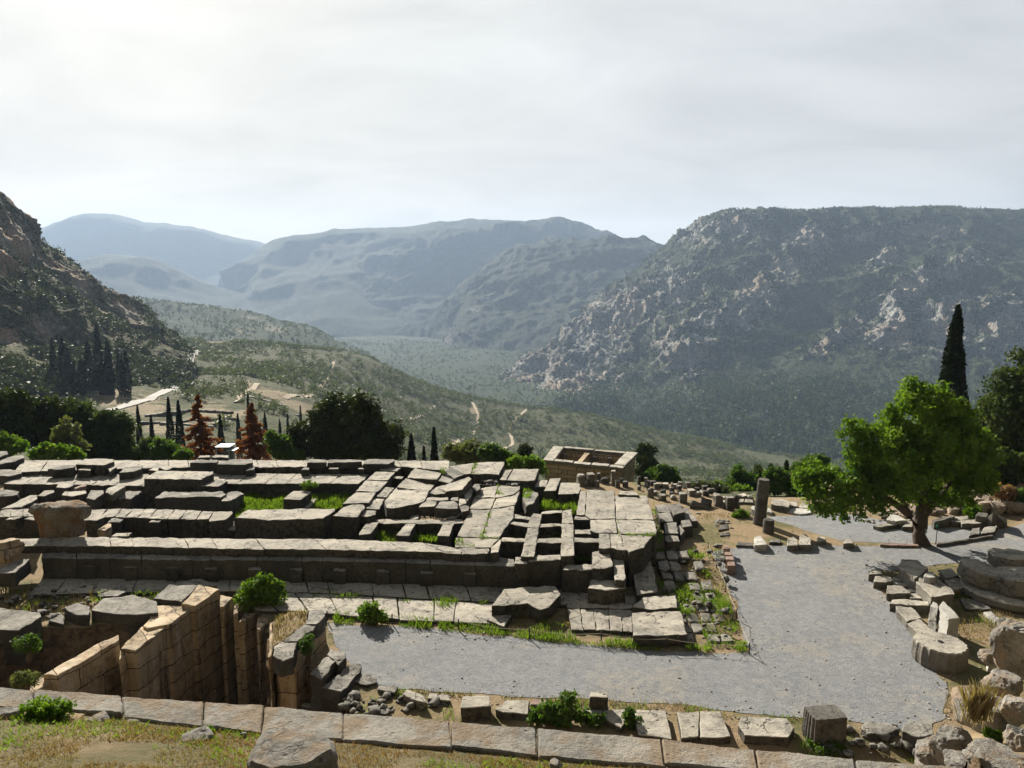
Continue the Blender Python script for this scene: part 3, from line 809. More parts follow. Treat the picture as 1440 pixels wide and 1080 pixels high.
# ------------------------------------------------------------------ loose blocks on the foundation
LOOSE = [
    ('stone_block', D1, [(765, 235), (860, 180), (1150, 180), (1155, 205), (1050, 245)], 0.5, 0.75, 'broad flat topped block, largest on the far wall between the pines and the big capital'),
    ('stone_block', D1, [(485, 285), (620, 245), (760, 245), (755, 270), (560, 290)], 0.35, 0.55, 'low dark block lying left of the broad flat topped block on the far wall'),
    ('stone_block', D1, [(785, 295), (830, 268), (920, 268), (915, 300)], 0.25, 0.55, 'small cube block standing in front of the broad flat topped block'),
    ('stone_block', D1, [(1085, 275), (1170, 240), (1182, 265), (1110, 310)], 0.2, 0.35, 'small tilted block leaning on the right end of the broad far block'),
    ('stone_block', D2, [(50, 255), (110, 190), (290, 185), (270, 215), (190, 240)], 0.2, 0.5, 'pointed grey block with its end cut square lying on the inner wall'),
    ('stone_block', D2, [(350, 225), (400, 200), (460, 200), (440, 235)], 0.1, 0.35, 'small flat block behind the big holed slab, left of two'),
    ('stone_block', D2, [(465, 205), (500, 180), (580, 180), (585, 205), (530, 225)], 0.12, 0.4, 'small flat block behind the big holed slab, right of two'),
    ('stone_block', D2, [(770, 150), (860, 105), (1060, 112), (1045, 148)], 0.45, 0.75, 'dark fronted block left of the matching block below the metal canopy'),
    ('stone_block', D2, [(1045, 165), (1100, 115), (1400, 110), (1405, 140), (1320, 170)], 0.45, 0.8, 'wide dark fronted block on the far wall just right of the canopy line'),
    ('stone_block', D2, [(850, 92), (870, 75), (975, 75), (970, 95)], 0.6, 0.25, 'thin pale stone on top of the far wall, left of a pair'),
    ('stone_block', D2, [(985, 92), (1030, 72), (1160, 72), (1160, 98)], 0.6, 0.25, 'thin pale stone on top of the far wall, right of a pair'),
    ('stone_block', D2, [(1335, 230), (1380, 185), (1430, 180), (1420, 215)], 0.15, 0.45, 'small slanting block at the right foot of the wide dark fronted block'),
    ('stone_block', D3, [(655, 150), (690, 115), (860, 118), (850, 145)], 0.4, 0.45, 'left block of three forming the raised row under the big dark tree'),
    ('stone_block', D3, [(865, 150), (885, 118), (1080, 115), (1215, 118), (1215, 140)], 0.38, 0.5, 'middle block of three forming the raised row under the big dark tree'),
    ('stone_block', D3, [(1225, 160), (1270, 112), (1545, 112), (1545, 135), (1480, 160)], 0.42, 0.6, 'right and thickest block of three in the raised row under the big dark tree'),
    ('support_stone', D3, [(600, 225), (630, 195), (690, 195), (680, 220)], 0.15, 0.5, 'rounded small stone propping the raised row at its left end'),
    ('support_stone', D3, [(880, 210), (895, 195), (985, 195), (980, 212)], 0.1, 0.5, 'small square stone under the middle of the raised row'),
    ('support_stone', D3, [(1175, 212), (1190, 198), (1240, 200), (1235, 215)], 0.1, 0.45, 'small square stone under the right end of the raised row'),
    ('stone_block', D3, [(415, 520), (520, 435), (700, 432), (695, 455), (600, 522)], -0.35, 0.85, 'rectangular block standing alone on the bright green grass'),
    ('stone_slab', D3, [(615, 600), (720, 508), (762, 515), (680, 605)], -1.0, 0.3, 'flat slab lying beside the block on the bright green grass'),
    ('broken_slab', D4, [(520, 225), (600, 130), (870, 180), (855, 205), (820, 250)], [0.3, 0.25, 0.1, 0.1, 0.25], 0.4, 'smooth tilted slab, farthest of the three big broken slabs'),
    ('broken_slab', D4, [(412, 322), (510, 232), (800, 302), (760, 355), (740, 362)], [0.25, 0.25, -0.05, 0, 0.05], 0.5, 'middle smooth slab of the three big broken slabs'),
    ('broken_slab', D4, [(290, 470), (410, 328), (743, 368), (700, 460), (640, 490), (360, 540), (315, 530)], 0.1, 0.65, 'nearest and largest of the three big broken slabs, edge overhanging the grass'),
    ('broken_block', D4, [(900, 160), (960, 120), (1110, 190), (1000, 240)], 0.05, 0.4, 'grey broken block lying between the broken slabs and the far corner'),
    ('broken_block', D4, [(830, 262), (880, 205), (992, 248), (960, 288)], 0.05, 0.5, 'small grey boulder wedged behind the long tilted block'),
    ('tilted_block', D4, [(750, 380), (810, 330), (1000, 270), (1150, 215), (1175, 240), (1085, 345), (925, 368), (905, 385), (800, 400)], [0.2, 0.2, 0.35, 0.55, 0.55, 0.4, 0.3, 0.2, 0.15], 0.7, 'long thick block tilted up at its right end beside the broken slabs'),
    ('broken_block', D4, [(1095, 400), (1150, 335), (1190, 340), (1180, 400), (1130, 465)], -0.05, 0.7, 'narrow block leaning against the long tilted block'),
    ('broken_block', D4, [(1170, 330), (1200, 290), (1250, 290), (1265, 340), (1220, 370)], 0.0, 0.5, 'small rounded block right of the tip of the long tilted block'),
    ('broken_slab', D4, [(690, 460), (720, 425), (940, 425), (940, 452), (830, 463)], 0.02, 0.35, 'long thin slab in front of the long tilted block'),
    ('broken_block', D4, [(635, 525), (690, 467), (828, 465), (800, 522)], 0.0, 0.6, 'flat topped block beside the overhanging broken slab'),
    ('broken_block', D4, [(800, 540), (850, 470), (1000, 465), (1040, 500), (1030, 540)], 0.1, 0.6, 'rough humped block right of the flat topped one'),
    ('broken_block', D4, [(958, 452), (980, 425), (1045, 425), (1040, 470)], 0.05, 0.4, 'small cracked block behind the rough humped block'),
    ('broken_block', D4, [(1048, 510), (1052, 440), (1115, 440), (1120, 490)], 0.0, 0.5, 'small square upright block right of the cracked block'),
    ('broken_block', D4, [(1050, 520), (1110, 505), (1145, 510), (1150, 560), (1080, 570)], -0.05, 0.6, 'dark cube block at the corner above the cross walls'),
    ('broken_block', D4, [(915, 640), (1030, 565), (1070, 600), (1000, 645)], -0.35, 0.4, 'sloping pale fragment lying on the grass above the cross walls'),
    ('stone_block', D1, [(565, 470), (600, 430), (745, 425), (745, 450), (660, 480)], 0.0, 0.5, 'squared block leaning on the inner wall above the big capital'),
    ('stone_block', D1, [(750, 475), (870, 430), (872, 455), (760, 492)], -0.05, 0.4, 'thin pinkish slab right of the squared block on the inner wall'),
    ('stone_block', D1, [(1062, 520), (1100, 470), (1260, 430), (1268, 460), (1130, 545)], [0.0, 0, 0.2, 0.2, 0.0], 0.45, 'slanting brown beam block resting against the inner wall'),
    ('stone_block', D1, [(620, 545), (660, 510), (860, 500), (880, 530), (740, 560)], 0.1, 0.6, 'flat block just behind the top of the big capital'),
    ('stone_block', D1, [(870, 580), (920, 500), (1045, 500), (1052, 535), (960, 595)], 0.05, 0.7, 'block with a rough end right behind the big capital'),
    ('stone_block', D1, [(0, 690), (190, 605), (300, 550), (390, 545), (370, 590), (220, 670)], -0.1, 0.5, 'long narrow block running up to the left of the big capital'),
    ('stone_block', D1, [(370, 560), (450, 500), (550, 500), (545, 525), (450, 560)], -0.05, 0.5, 'short block at the upper end of the long narrow block'),
    ('stone_block', D1, [(825, 795), (900, 750), (1050, 750), (1062, 772), (985, 805)], 0.0, 0.65, 'weathered block to the right of the big capital'),
    ('stone_block', D1, [(985, 905), (1105, 832), (1130, 838), (1125, 870), (1060, 912)], -0.2, 0.5, 'smooth sided brown block on the step right of the big capital'),
    ('stone_block', D1, [(1085, 820), (1130, 785), (1260, 775), (1210, 825)], -0.2, 0.6, 'small block with eroded corner in front of the front wall'),
    ('stone_block', D1, [(50, 800), (100, 770), (230, 770), (150, 800)], -0.2, 0.5, 'small flat block left of the big capital'),
    ('stone_block', D1, [(245, 795), (300, 770), (405, 770), (400, 800)], -0.18, 0.6, 'small flat block touching the left side of the big capital'),
    ('stone_slab', D1, [(1120, 965), (1180, 930), (1345, 925), (1300, 968)], -0.36, 0.35, 'thin flat slab lying at the back of the long step'),
    ('stone_block', D1, [(-80, 185), (-60, 108), (75, 105), (82, 135)], 0.4, 0.6, 'upper grey block at the far left edge below the pines'),
    ('stone_block', D1, [(-60, 245), (10, 190), (140, 150), (240, 142), (245, 175), (120, 215)], 0.3, 0.7, 'long grey block below the upper one at the left edge'),
    ('stone_block', D1, [(-80, 350), (-40, 285), (110, 285), (215, 300), (215, 330), (80, 360)], 0.0, 0.6, 'rounded weathered slab at the left edge by a grass patch'),
    ('stone_block', B1, [(-60, 900), (60, 830), (185, 785), (200, 800), (100, 890)], -0.9, 0.7, 'sloping step block at the left edge under the rough boulder'),
]
for nm, T, poly, z, h, lab in LOOSE:
    mt = {'pinkish': m_red}.get(next((w for w in lab.split() if w == 'pinkish'), ''), None)
    if 'brown' in lab: mt = m_brown if 'beam' not in lab else m_pale
    if mt is None: mt = m_rough if any(w in lab for w in ('rough', 'grey', 'rounded', 'eroded', 'dark')) else m_temple
    stone(nm, T, poly, z, h, mt, None, lab, 'stone block', 'loose blocks on the temple foundation')


# --- the big weathered capital standing on the step
def lathe_sections(secs, seg, seed, amp, fn=None):
    """closed body from (z, rx, ry, dx) sections with a radial profile function"""
    bm = bmesh.new()
    rings = []
    for (z, rx, ry, dx) in secs:
        ring = []
        for k in range(seg):
            a = 2 * math.pi * k / seg
            f = fn(a, z) if fn else 1.0
            ring.append(bm.verts.new((dx + rx * f * math.cos(a), ry * f * math.sin(a), z)))
        rings.append(ring)
    for r0, r1 in zip(rings, rings[1:]):
        for k in range(seg):
            bm.faces.new((r0[k], r0[(k + 1) % seg], r1[(k + 1) % seg], r1[k]))
    bm.faces.new(rings[0][::-1])
    top = bm.faces.new(rings[-1])
    bmesh.ops.poke(bm, faces=[top])
    roughen(bm, amp, seed, 1.6)
    return bm


def cap_fn(a, z):
    sq = 1.0 / max(abs(math.cos(a)), abs(math.sin(a))) ** 0.55
    if z > 0.95: sq *= 1 + 0.10 * math.cos(4 * a + 0.6) + 0.06 * math.sin(7 * a) * (z - 0.9)
    return sq


bmc = lathe_sections([(0, 1.02, 0.7, 0), (0.3, 1.03, 0.72, 0), (0.62, 1.02, 0.70, 0), (0.85, 1.08, 0.74, 0.03), (1.05, 1.24, 0.82, 0.06), (1.25, 1.36, 0.88, 0.1), (1.45, 1.34, 0.85, 0.12),
                      (1.60, 1.15, 0.78, 0.1), (1.66, 0.8, 0.6, 0.08)], 72, 7, 0.13, cap_fn)
m_knob = stone_mat('grey_capital_stone', (0.21, 0.195, 0.17), (0.15, 0.135, 0.115), (0.05, 0.045, 0.04), 0.3, 2.0, 0.8, cracks=0.5)
m_cap = stone_mat('stained_capital_stone', (0.15, 0.135, 0.115), (0.17, 0.12, 0.07), (0.035, 0.03, 0.026), 0.2, 1.6, 0.85, (0.13, 0.07, 0.028), cracks=0.5)
capo = finish('stone_capital', bmc, m_cap, None, 50, Vector((0, 0, 0)))
capo.location = P(88, 750, -0.42)
tag(capo, 'big weathered brown and grey capital standing upright on the left end of the step', 'stone capital')
knobs = []
for (kx, ky, rr, kz) in ((0.05, -0.60, 0.42, 1.36), (-0.88, -0.32, 0.42, 1.40), (1.22, -0.15, 0.38, 1.28)):
    bk = bmesh.new()
    bmesh.ops.create_icosphere(bk, subdivisions=3, radius=rr)
    for v in bk.verts: v.co = Vector((v.co.x * 1.15, v.co.y, v.co.z * 0.95)) + Vector((kx, ky, kz))
    roughen(bk, 0.16, kx * 9 + 4, 2.6)
    finish('carved_knob', bk, m_knob, capo, 60, Vector((0, 0, 0)))


# ------------------------------------------------------------------ boulders
def boulder(name, loc, rx, ry, rz, seed, mat, label=None, cat='rock', group=None, rot=0.0, amp=0.28, sub=4, cuts=5):
    rnd = random.Random(seed)
    bm = bmesh.new()
    bmesh.ops.create_icosphere(bm, subdivisions=sub, radius=1.0)
    planes = []
    for _ in range(cuts):
        n = Vector((rnd.gauss(0, 1), rnd.gauss(0, 1), rnd.gauss(0, 0.8))).normalized()
        planes.append((n, rnd.uniform(0.5, 0.78)))
    planes.append((Vector((rnd.uniform(-.15, .15), rnd.uniform(-.15, .15), 1)).normalized(), 0.62))
    for v in bm.verts:
        for n, d in planes:
            k = v.co.dot(n) - d
            if k > 0: v.co -= n * k * 0.97
    s = Vector((seed * 5.3 % 71, seed * 2.9 % 67, 0))
    for v in bm.verts:
        c = v.co + s
        v.co *= 1 + amp * 0.5 * mnoise.noise(c * 1.3) + amp * 0.25 * mnoise.noise(c * 3.5) + amp * 0.16 * mnoise.noise(c * 8) + amp * 0.10 * mnoise.noise(c * 19)
        v.co = Vector((v.co.x * rx, v.co.y * ry, v.co.z * rz))
    o = finish(name, bm, mat, None, 22, Vector((0, 0, 0)))
    o.location = loc
    o.rotation_euler = (0, 0, rot)
    if label: tag(o, label, cat, group)
    return o


boulder('boulder', P(8, 786, -0.9) + Vector((0, 0, 0.5)), 0.95, 0.7, 0.72, 5, m_brown, 'rough stained boulder at the left edge at the corner of the steps')

# ================================================================== NEAR GROUND
PIT1 = B5([(60, 800), (180, 672), (310, 580), (642, 382), (655, 438), (740, 380), (800, 318), (1000, 200), (1190, 110), (1389, 250)]) + B6([(330, 440), (440, 470), (530, 560), (590, 610), (690, 660), (745, 690), (720, 800), (300, 900), (-500, 760)])
PIT2 = B5([(-200, 640), (-100, 420), (220, 300), (340, 300), (840, 290), (640, 380), (240, 590), (0, 680)])
pit1 = [P(a, b, -1.9) for a, b in PIT1]
pit2 = [P(a, b, -1.9) for a, b in PIT2]


def inside(X, Y, poly):
    r = np.zeros(X.shape, dtype=bool)
    n = len(poly)
    for i in range(n):
        a, b = poly[i], poly[(i + 1) % n]
        c = ((a.y > Y) != (b.y > Y)) & (X < (b.x - a.x) * (Y - a.y) / (b.y - a.y + 1e-12) + a.x)
        r ^= c
    return r


def ground_z(X, Y):
    z = np.full(X.shape, -2.12)
    z = z - np.clip((Y - 40) / 16, 0, 1) * 0.5 - np.maximum(Y - 55 + np.clip((X - 12) / 4, 0, 1) * 4.5, 0) * 0.55
    # the bank between the retaining wall and the terrace, higher on the right
    t = np.clip((21.3 - Y) / 10.0, 0, 1)
    z = z + t * t * (3 - 2 * t) * 7.4
    z = np.where((Y > 9) & (Y < 21.5), np.maximum(np.minimum(z, 12.2 - 0.74 * Y), -2.3), z)
    side = np.clip((X / np.maximum(Y, 1) - 0.64) / 0.06, 0, 1) * (Y < 23.5)
    z = np.maximum(z, np.where(side > 0, -2.2 + (np.clip(12.5 - 0.655 * Y, -2.2, 9) + 2.2) * side, -99))
    k = np.clip(np.interp(X, [-7.5, -5.3, 0.0, 3.3, 6.5], [9.3, 9.05, 8.26, 7.84, 7.6]), 7.4, 9.5)
    near = 7.045 + np.clip(k - Y, 0, 30) * 0.40
    z = np.where(Y < k + 0.25, near, z)
    z = np.where(inside(X, Y, pit1), -7.5, z)
    z = np.where(inside(X, Y, pit2), -4.6, z)
    return z + fbm(np.stack([X * 0.5, Y * 0.5, X * 0], -1), 3, 201) * 0.05 * np.clip((Y - 8) / 4, 0.3, 1)


def ground_patch(name, x0, x1, y0, y1, st, mat, dz=0.0):
    nx, ny = int((x1 - x0) / st) + 1, int((y1 - y0) / st) + 1
    X, Y = np.meshgrid(np.linspace(x0, x1, nx), np.linspace(y0, y1, ny))
    Zz = ground_z(X, Y) + dz
    V = np.stack([X, Y, Zz], -1)
    me = np_mesh(name, V.reshape(-1, 3), grid_faces(ny, nx), True)
    o = link(name, me, mat)
    tag(o, kind='structure')
    return o


def earth_mat(name, e1, e2, g1, gl=0.48, gh=0.6, sc=0.35):
    m, N, out = mat_new(name)
    p = world_pos(N)
    n1 = N.noise(p, sc, 6, 0.62)
    n2 = N.noise(p, sc * 9, 7, 0.7)
    n3 = N.noise(p, 26, 4, 0.7)
    col = N.mix(N.ramp(n2, [(0.35, 0.0), (0.65, 1.0)]), e1, e2)
    col = N.mix(N.math('MULTIPLY', N.ramp(n1, [(gl, 0.0), (gh, 1.0)]), N.ramp(n2, [(0.3, 0.3), (0.6, 1.0)])), col, g1)
    col = N.mix(N.ramp(n3, [(0.62, 0.0), (0.75, 0.5)]), col, (0.25, 0.23, 0.195))
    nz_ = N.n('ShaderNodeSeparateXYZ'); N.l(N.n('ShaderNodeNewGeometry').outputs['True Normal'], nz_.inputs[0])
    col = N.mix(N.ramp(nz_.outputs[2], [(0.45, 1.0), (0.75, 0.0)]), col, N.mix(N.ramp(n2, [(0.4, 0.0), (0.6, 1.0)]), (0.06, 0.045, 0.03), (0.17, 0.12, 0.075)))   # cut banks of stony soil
    h = N.math('ADD', n2, N.math('MULTIPLY', n3, 0.5))
    bsdf(N, out, col, 0.95, h, 0.9, 0.10, 0.1)
    return m


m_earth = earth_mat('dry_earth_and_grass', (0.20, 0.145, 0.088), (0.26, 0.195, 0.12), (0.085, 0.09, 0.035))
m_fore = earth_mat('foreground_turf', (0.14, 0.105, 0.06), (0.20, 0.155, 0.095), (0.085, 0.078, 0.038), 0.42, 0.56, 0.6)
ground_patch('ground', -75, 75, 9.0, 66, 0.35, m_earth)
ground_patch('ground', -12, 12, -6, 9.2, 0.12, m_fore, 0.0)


# --- the gravel path
def gravel_mat():
    m, N, out = mat_new('grey_gravel')
    p = world_pos(N)
    n1 = N.noise(p, 0.22, 6, 0.65)
    n2 = N.noise(p, 3.0, 6, 0.75)
    v = N.voronoi(p, 11, 'F1')
    n3 = N.noise(p, 14, 5, 0.85)
    col = N.mix(N.ramp(n2, [(0.32, 0.0), (0.68, 1.0)]), (0.185, 0.192, 0.205), (0.28, 0.284, 0.292))
    bl = N.ramp(N.math('ADD', N.math('MULTIPLY', n1, 0.6), N.math('MULTIPLY', n2, 0.4)), [(0.51, 0.0), (0.64, 0.5)])
    col = N.mix(bl, col, (0.37, 0.32, 0.23))
    col = N.mix(N.ramp(n3, [(0.34, 0.6), (0.46, 0.0)]), col, (0.06, 0.062, 0.068))
    col = N.mix(N.ramp(n3, [(0.55, 0.0), (0.68, 0.5)]), col, (0.38, 0.38, 0.38))
    h = N.math('ADD', N.math('MULTIPLY', n3, 1.4), N.math('MULTIPLY', n2, 0.5))
    bsdf(N, out, col, 0.95, h, 1.0, 0.07, 0.1)
    return m


m_gravel = gravel_mat()


def flat_poly(name, T, pts, dz, mat, jag=0.16, step=0.22, zf=None):
    """sheet laid on the ground along an outline, its edge slightly ragged"""
    w = [P(a, b, -2.1) for a, b in T(pts)]
    w = [P(a, b, float(ground_z(np.array([p.x]), np.array([p.y]))[0])) if (13 < p.y < 58) else p for (a, b), p in zip(T(pts), w)]
    out = []
    for i, a in enumerate(w):
        b = w[(i + 1) % len(w)]
        n = max(1, int((b - a).length / step))
        for k in range(n):
            q = a.lerp(b, k / n)
            v = mnoise.noise_vector(q * 0.9) * jag + mnoise.noise_vector(q * 3.1) * jag * 0.6
            out.append(Vector((q.x + v.x, q.y + v.y, 0)))
    bm = bmesh.new()
    f = bm.faces.new([bm.verts.new(v) for v in out])
    bmesh.ops.recalc_face_normals(bm, faces=[f])
    if f.normal.z < 0: f.normal_flip()
    subdiv(bm, 0.45, 8)
    xs = np.array([[v.co.x, v.co.y] for v in bm.verts])
    zs = ground_z(xs[:, 0], xs[:, 1])
    for v, z in zip(bm.verts, zs): v.co.z = max(-2.75, min(z, -1.9)) + dz
    return tag(finish(name, bm, mat, None, 60, Vector((0, 0, 0))), kind='structure')


flat_poly('path', FULL, [(440, 875), (480, 878), (560, 881), (700, 895), (830, 908), (920, 917), (1052, 918), (1035, 850), (1012, 800), (1002, 776), (1060, 768), (1160, 767), (1300, 768), (1370, 757),
                         (1440, 735), (1560, 720), (1600, 790), (1440, 790), (1340, 793), (1225, 805), (1235, 825), (1260, 855), (1300, 930), (1330, 960), (1330, 1010), (1290, 1030), (1180, 1012),
                         (1100, 1010), (960, 990), (830, 985), (700, 978), (560, 968), (500, 960), (440, 960), (400, 930)], 0.014, m_gravel)
flat_poly('path', FULL, [(1075, 727), (1180, 722), (1250, 732), (1330, 742), (1400, 745), (1370, 757), (1290, 766), (1180, 760), (1120, 742)], 0.011, m_gravel)

# --- paved terrace at the foot of the steps
def paving(name, T, far, near, n, z, h, seed, **kw):
    o = course(name, T, far, near, n, z, h, None, None, seed=seed, **kw)
    return tag(o, kind='structure')


paving('pavement', FULL, [(60, 813), (300, 815), (560, 821), (845, 830)], [(40, 836), (300, 830), (430, 832), (690, 846), (860, 852)], 17, -1.92, 0.3, 31, gap=0.03, amp=0.03)
paving('pavement', FULL, [(330, 833), (430, 834), (700, 849)], [(360, 858), (440, 861), (545, 870), (690, 877)], 8, -1.94, 0.3, 32, gap=0.04, amp=0.03)
paving('pavement', B4, [(430, 590), (560, 592), (690, 596), (840, 598)], [(440, 660), (560, 662), (690, 664), (790, 664)], 5, -1.93, 0.3, 33)
paving('pavement', B4, [(445, 668), (560, 668), (690, 670), (790, 672)], [(468, 775), (560, 780), (690, 785), (795, 792)], 5, -1.95, 0.3, 34)
paving('pavement', B4, [(816, 592), (800, 500), (765, 400)], [(930, 580), (905, 470), (890, 395)], 3, -1.6, 0.5, 35)
paving('pavement', B4, [(560, 592), (760, 596)], [(540, 562), (758, 560)], 3, -1.95, 0.3, 36)
# uneven paving among the weeds
bmq = bmesh.new()
rq = random.Random(77)
for i in range(4):
    for j in range(9):
        if rq.random() < 0.12: continue
        def at(u, v):
            x0 = 900 + (1062 - 900) * v; x1 = 1150 + (1340 - 1150) * v
            return P(*Z(680, 680, 3.789)([(x0 + (x1 - x0) * u, 350 + (850 - 350) * v)])[0], -1.62 - 0.4 * min(1, v * 1.3))
        u0, u1 = (i + rq.uniform(0.02, 0.12)) / 4, (i + rq.uniform(0.88, 0.98)) / 4
        v0, v1 = (j + rq.uniform(0.05, 0.2)) / 9, (j + rq.uniform(0.8, 0.95)) / 9
        add_stone(bmq, [at(u0, v0), at(u1, v0 + rq.uniform(-.01, .01)), at(u1, v1), at(u0, v1 + rq.uniform(-.01, .01))], 0.35, 0.05, 0.4, 0.06)
tag(finish('pavement', bmq, m_rough, None, 35, Vector((0, 0, 0))), kind='structure')
SLABS = [
    ('stone_slab', B4, [(40, 655), (110, 560), (240, 550), (380, 545), (412, 590), (350, 655), (300, 672), (235, 640)], -1.42, 0.55, 'big raised slab with a broken rounded corner at the foot of the steps'),
    ('stone_slab', B4, [(20, 725), (40, 700), (145, 700), (110, 762)], -1.85, 0.3, 'small pale slab among weeds at the edge of the grey path'),
    ('stone_slab', B4, [(790, 655), (860, 596), (1025, 596), (1035, 660), (900, 672)], -1.68, 0.4, 'upper of the two smooth slabs at the corner by the rope fence'),
    ('stone_slab', B4, [(800, 810), (790, 690), (1050, 677), (1085, 805)], -1.62, 0.5, 'lower and larger of the two smooth slabs at the corner by the rope fence'),
    ('wall_block', D7, [(330, 400), (470, 390), (510, 480), (380, 480)], -1.35, 0.6, 'topmost slab of the low terrace wall right of the west platform'),
    ('wall_block', D7, [(360, 490), (500, 482), (540, 588), (400, 580)], -1.35, 0.6, 'second slab from the top of the low terrace wall right of the west platform'),
    ('wall_block', D7, [(430, 600), (570, 592), (590, 720), (440, 720)], -1.35, 0.6, 'third slab from the top of the low terrace wall right of the west platform'),
    ('wall_block', D7, [(440, 745), (590, 745), (610, 810), (450, 815)], -1.35, 0.7, 'lowest slab of the low terrace wall with a dark front'),
    ('wall_block', D7, [(475, 400), (610, 380), (660, 480), (540, 512)], -1.3, 0.9, 'dark rough block bulging from the low terrace wall over the yellow ground'),
    ('wall_block', D7, [(650, 440), (690, 430), (810, 580), (700, 592), (660, 540)], -1.8, 0.6, 'long pale stone beside the dark bulging block'),
    ('wall_block', D7, [(620, 580), (720, 562), (755, 640), (640, 645)], -1.5, 0.9, 'white topped block with dark sides beside the yellow ground'),
    ('wall_block', D7, [(578, 640), (620, 630), (662, 690), (620, 745)], -1.5, 0.7, 'small leaning stone at the lower end of the terrace wall'),
]
for nm, T, poly, z, h, lab in SLABS:
    stone(nm, T, poly, z, h, m_rough if any(w in lab for w in ('rough', 'wall', 'dark', 'leaning')) else m_temple, None, lab, 'stone slab' if 'slab' in nm else 'stone block', 'slabs beside the west end')
# ================================================================== RETAINING WALL AND FOREGROUND
rw = course('retaining_wall', FULL, [(-60, 961), (65, 971), (360, 990), (507, 1003), (620, 1012), (850, 1030), (994, 1045), (1127, 1062), (1230, 1069), (1330, 1077), (1500, 1090)],
            [(-60, 990), (100, 999), (179, 1007), (360, 1028), (489, 1037), (640, 1048), (725, 1060), (847, 1067), (963, 1080), (1100, 1092), (1330, 1104), (1500, 1116)], 12, 7.1, 1.6, m_near, seed=12,
            gap=0.012, jz=0.012, amp=0.018, freq=2.5, edge=0.02, target=0.07)
tag(rw, 'long retaining wall of pale grey blocks seen from above along the bottom edge', 'stone wall')
stone('boulder', B6, [(175, 1000), (240, 880), (290, 850), (400, 855), (600, 890), (660, 940), (665, 990), (520, 1060), (300, 1080), (180, 1060)], 7.8, 1.2, m_rock, None,
      'large squared grey boulder in front of the retaining wall at the bottom', 'rock', amp=0.05, freq=2.2, edge=0.06, target=0.08)
stone('boulder', B5, [(-60, 1040), (0, 1005), (130, 942), (300, 935), (355, 950), (360, 1000), (250, 1075), (-60, 1120)], 7.42, 0.9, m_rock, None,
      'grey angular boulder in the bottom left corner beside a green weed', 'rock', amp=0.05, freq=2.2, edge=0.05, target=0.08)
for i, (x, y, rp, Y, lab) in enumerate([
        (185, 1029, 17, 8.95, 'small grey rock lying below the wall, left of two'), (272, 1049, 27, 8.4, 'flat grey rock lying below the wall, right of two'),
        (140, 1018, 22, 9.1, 'low speckled rock half buried in turf beside the green weed'), (140, 1074, 26, 8.2, 'half buried rock at the bottom edge left of the turf'),
        (343, 1037, 6, 8.6, 'tiny pale stone in the turf just left of the squared boulder'), (8, 1012, 24, 9.0, 'pale rock at the left edge above the corner boulder'),
        (782, 1079, 10, 7.8, 'small white stone at the bottom edge below the retaining wall')]):
    boulder('rock', Q(x, y, Y) + Vector((0, 0, 0.04)), rp * Y / 900, rp * Y / 950, rp * Y / 1150, 40 + i, m_rock, lab, 'rock', 'rocks in the foreground turf', sub=4)
# rocks on the right hand bank
for i, (x, y, rx, rz, Y, lab) in enumerate([
        (1432, 905, 34, 52, 16.0, 'tall rough boulder standing at the right edge above the others'), (1372, 1000, 44, 34, 12.5, 'broad grey rock with a hollow on the right bank'),
        (1340, 1045, 34, 36, 11.0, 'slab sided grey rock at the right end of the retaining wall'), (1398, 1062, 34, 26, 9.5, 'rounded pitted rock in the bottom right corner'),
        (1440, 1050, 26, 36, 9.3, 'rough rock cut by the right edge at the bottom'), (1408, 962, 26, 22, 14.5, 'small crumbling rock below the tall boulder'),
        (1402, 925, 22, 14, 17.5, 'low broken rock between the fluted drum and the tall boulder'), (1310, 1062, 20, 14, 11.5, 'low rock beside the end of the retaining wall'),
        (1425, 1088, 60, 34, 7.9, 'big rough rock filling the very bottom right corner'),
        (1425, 1000, 24, 26, 12.0, 'grey rock between the broad hollow rock and the right edge'), (1360, 1074, 30, 18, 9.8, 'flat speckled rock at the bottom edge on the right')]):
    boulder('boulder', Q(x, y, Y), rx * Y / 950, rx * Y / 950, rz * Y / 950, 60 + i, m_rock, lab, 'rock', 'rocks on the right bank', sub=5, amp=0.34, cuts=7)

# ------------------------------------------------------------------ walls round the pit on the left
pw = empty('pit_wall', P(230, 900, -2.0))
tag(pw, 'tall stained orange wall of squared blocks stepping down into the pit on the left', 'stone wall')
for nm, T, poly, z, h in [
        ('wall_pier', B5, [(985, 190), (1080, 85), (1190, 110), (1060, 200)], -1.55, 6.2),
        ('wall_pier', B5, [(780, 310), (850, 200), (983, 196), (1055, 205), (920, 300), (800, 322)], -1.75, 6.0),
        ('wall_pier', B5, [(650, 435), (770, 315), (905, 312), (740, 440)], -1.85, 6.0),
        ('wall_pier', B5, [(648, 495), (650, 440), (730, 442)], -2.1, 5.6),
        ('wall_face', B5, [(235, 572), (560, 390), (640, 360), (645, 385), (310, 582)], -1.75, 6.0),
        ('wall_face', B5, [(40, 720), (232, 576), (308, 586), (150, 700)], -2.0, 5.6),
        ('wall_pier', B5, [(1192, 205), (1197, 142), (1265, 150), (1212, 202)], -1.75, 6.0),
        ('wall_pier', B5, [(1265, 242), (1272, 192), (1330, 190), (1290, 242)], -1.95, 5.8),
        ('wall_pier', B5, [(1292, 290), (1330, 237), (1389, 240), (1322, 285)], -2.1, 5.6),
        ('wall_pier', B6, [(235, 325), (240, 262), (312, 265), (250, 332)], -2.1, 5.6)]:
    to_parent(stone(nm, T, poly, z, h, m_brown, amp=0.05, batter=0.01), pw)
pw2 = empty('rubble_wall', P(440, 900, -2.0))
tag(pw2, 'overgrown broken wall with a rounded top end between the pit and the stone stair', 'stone wall')
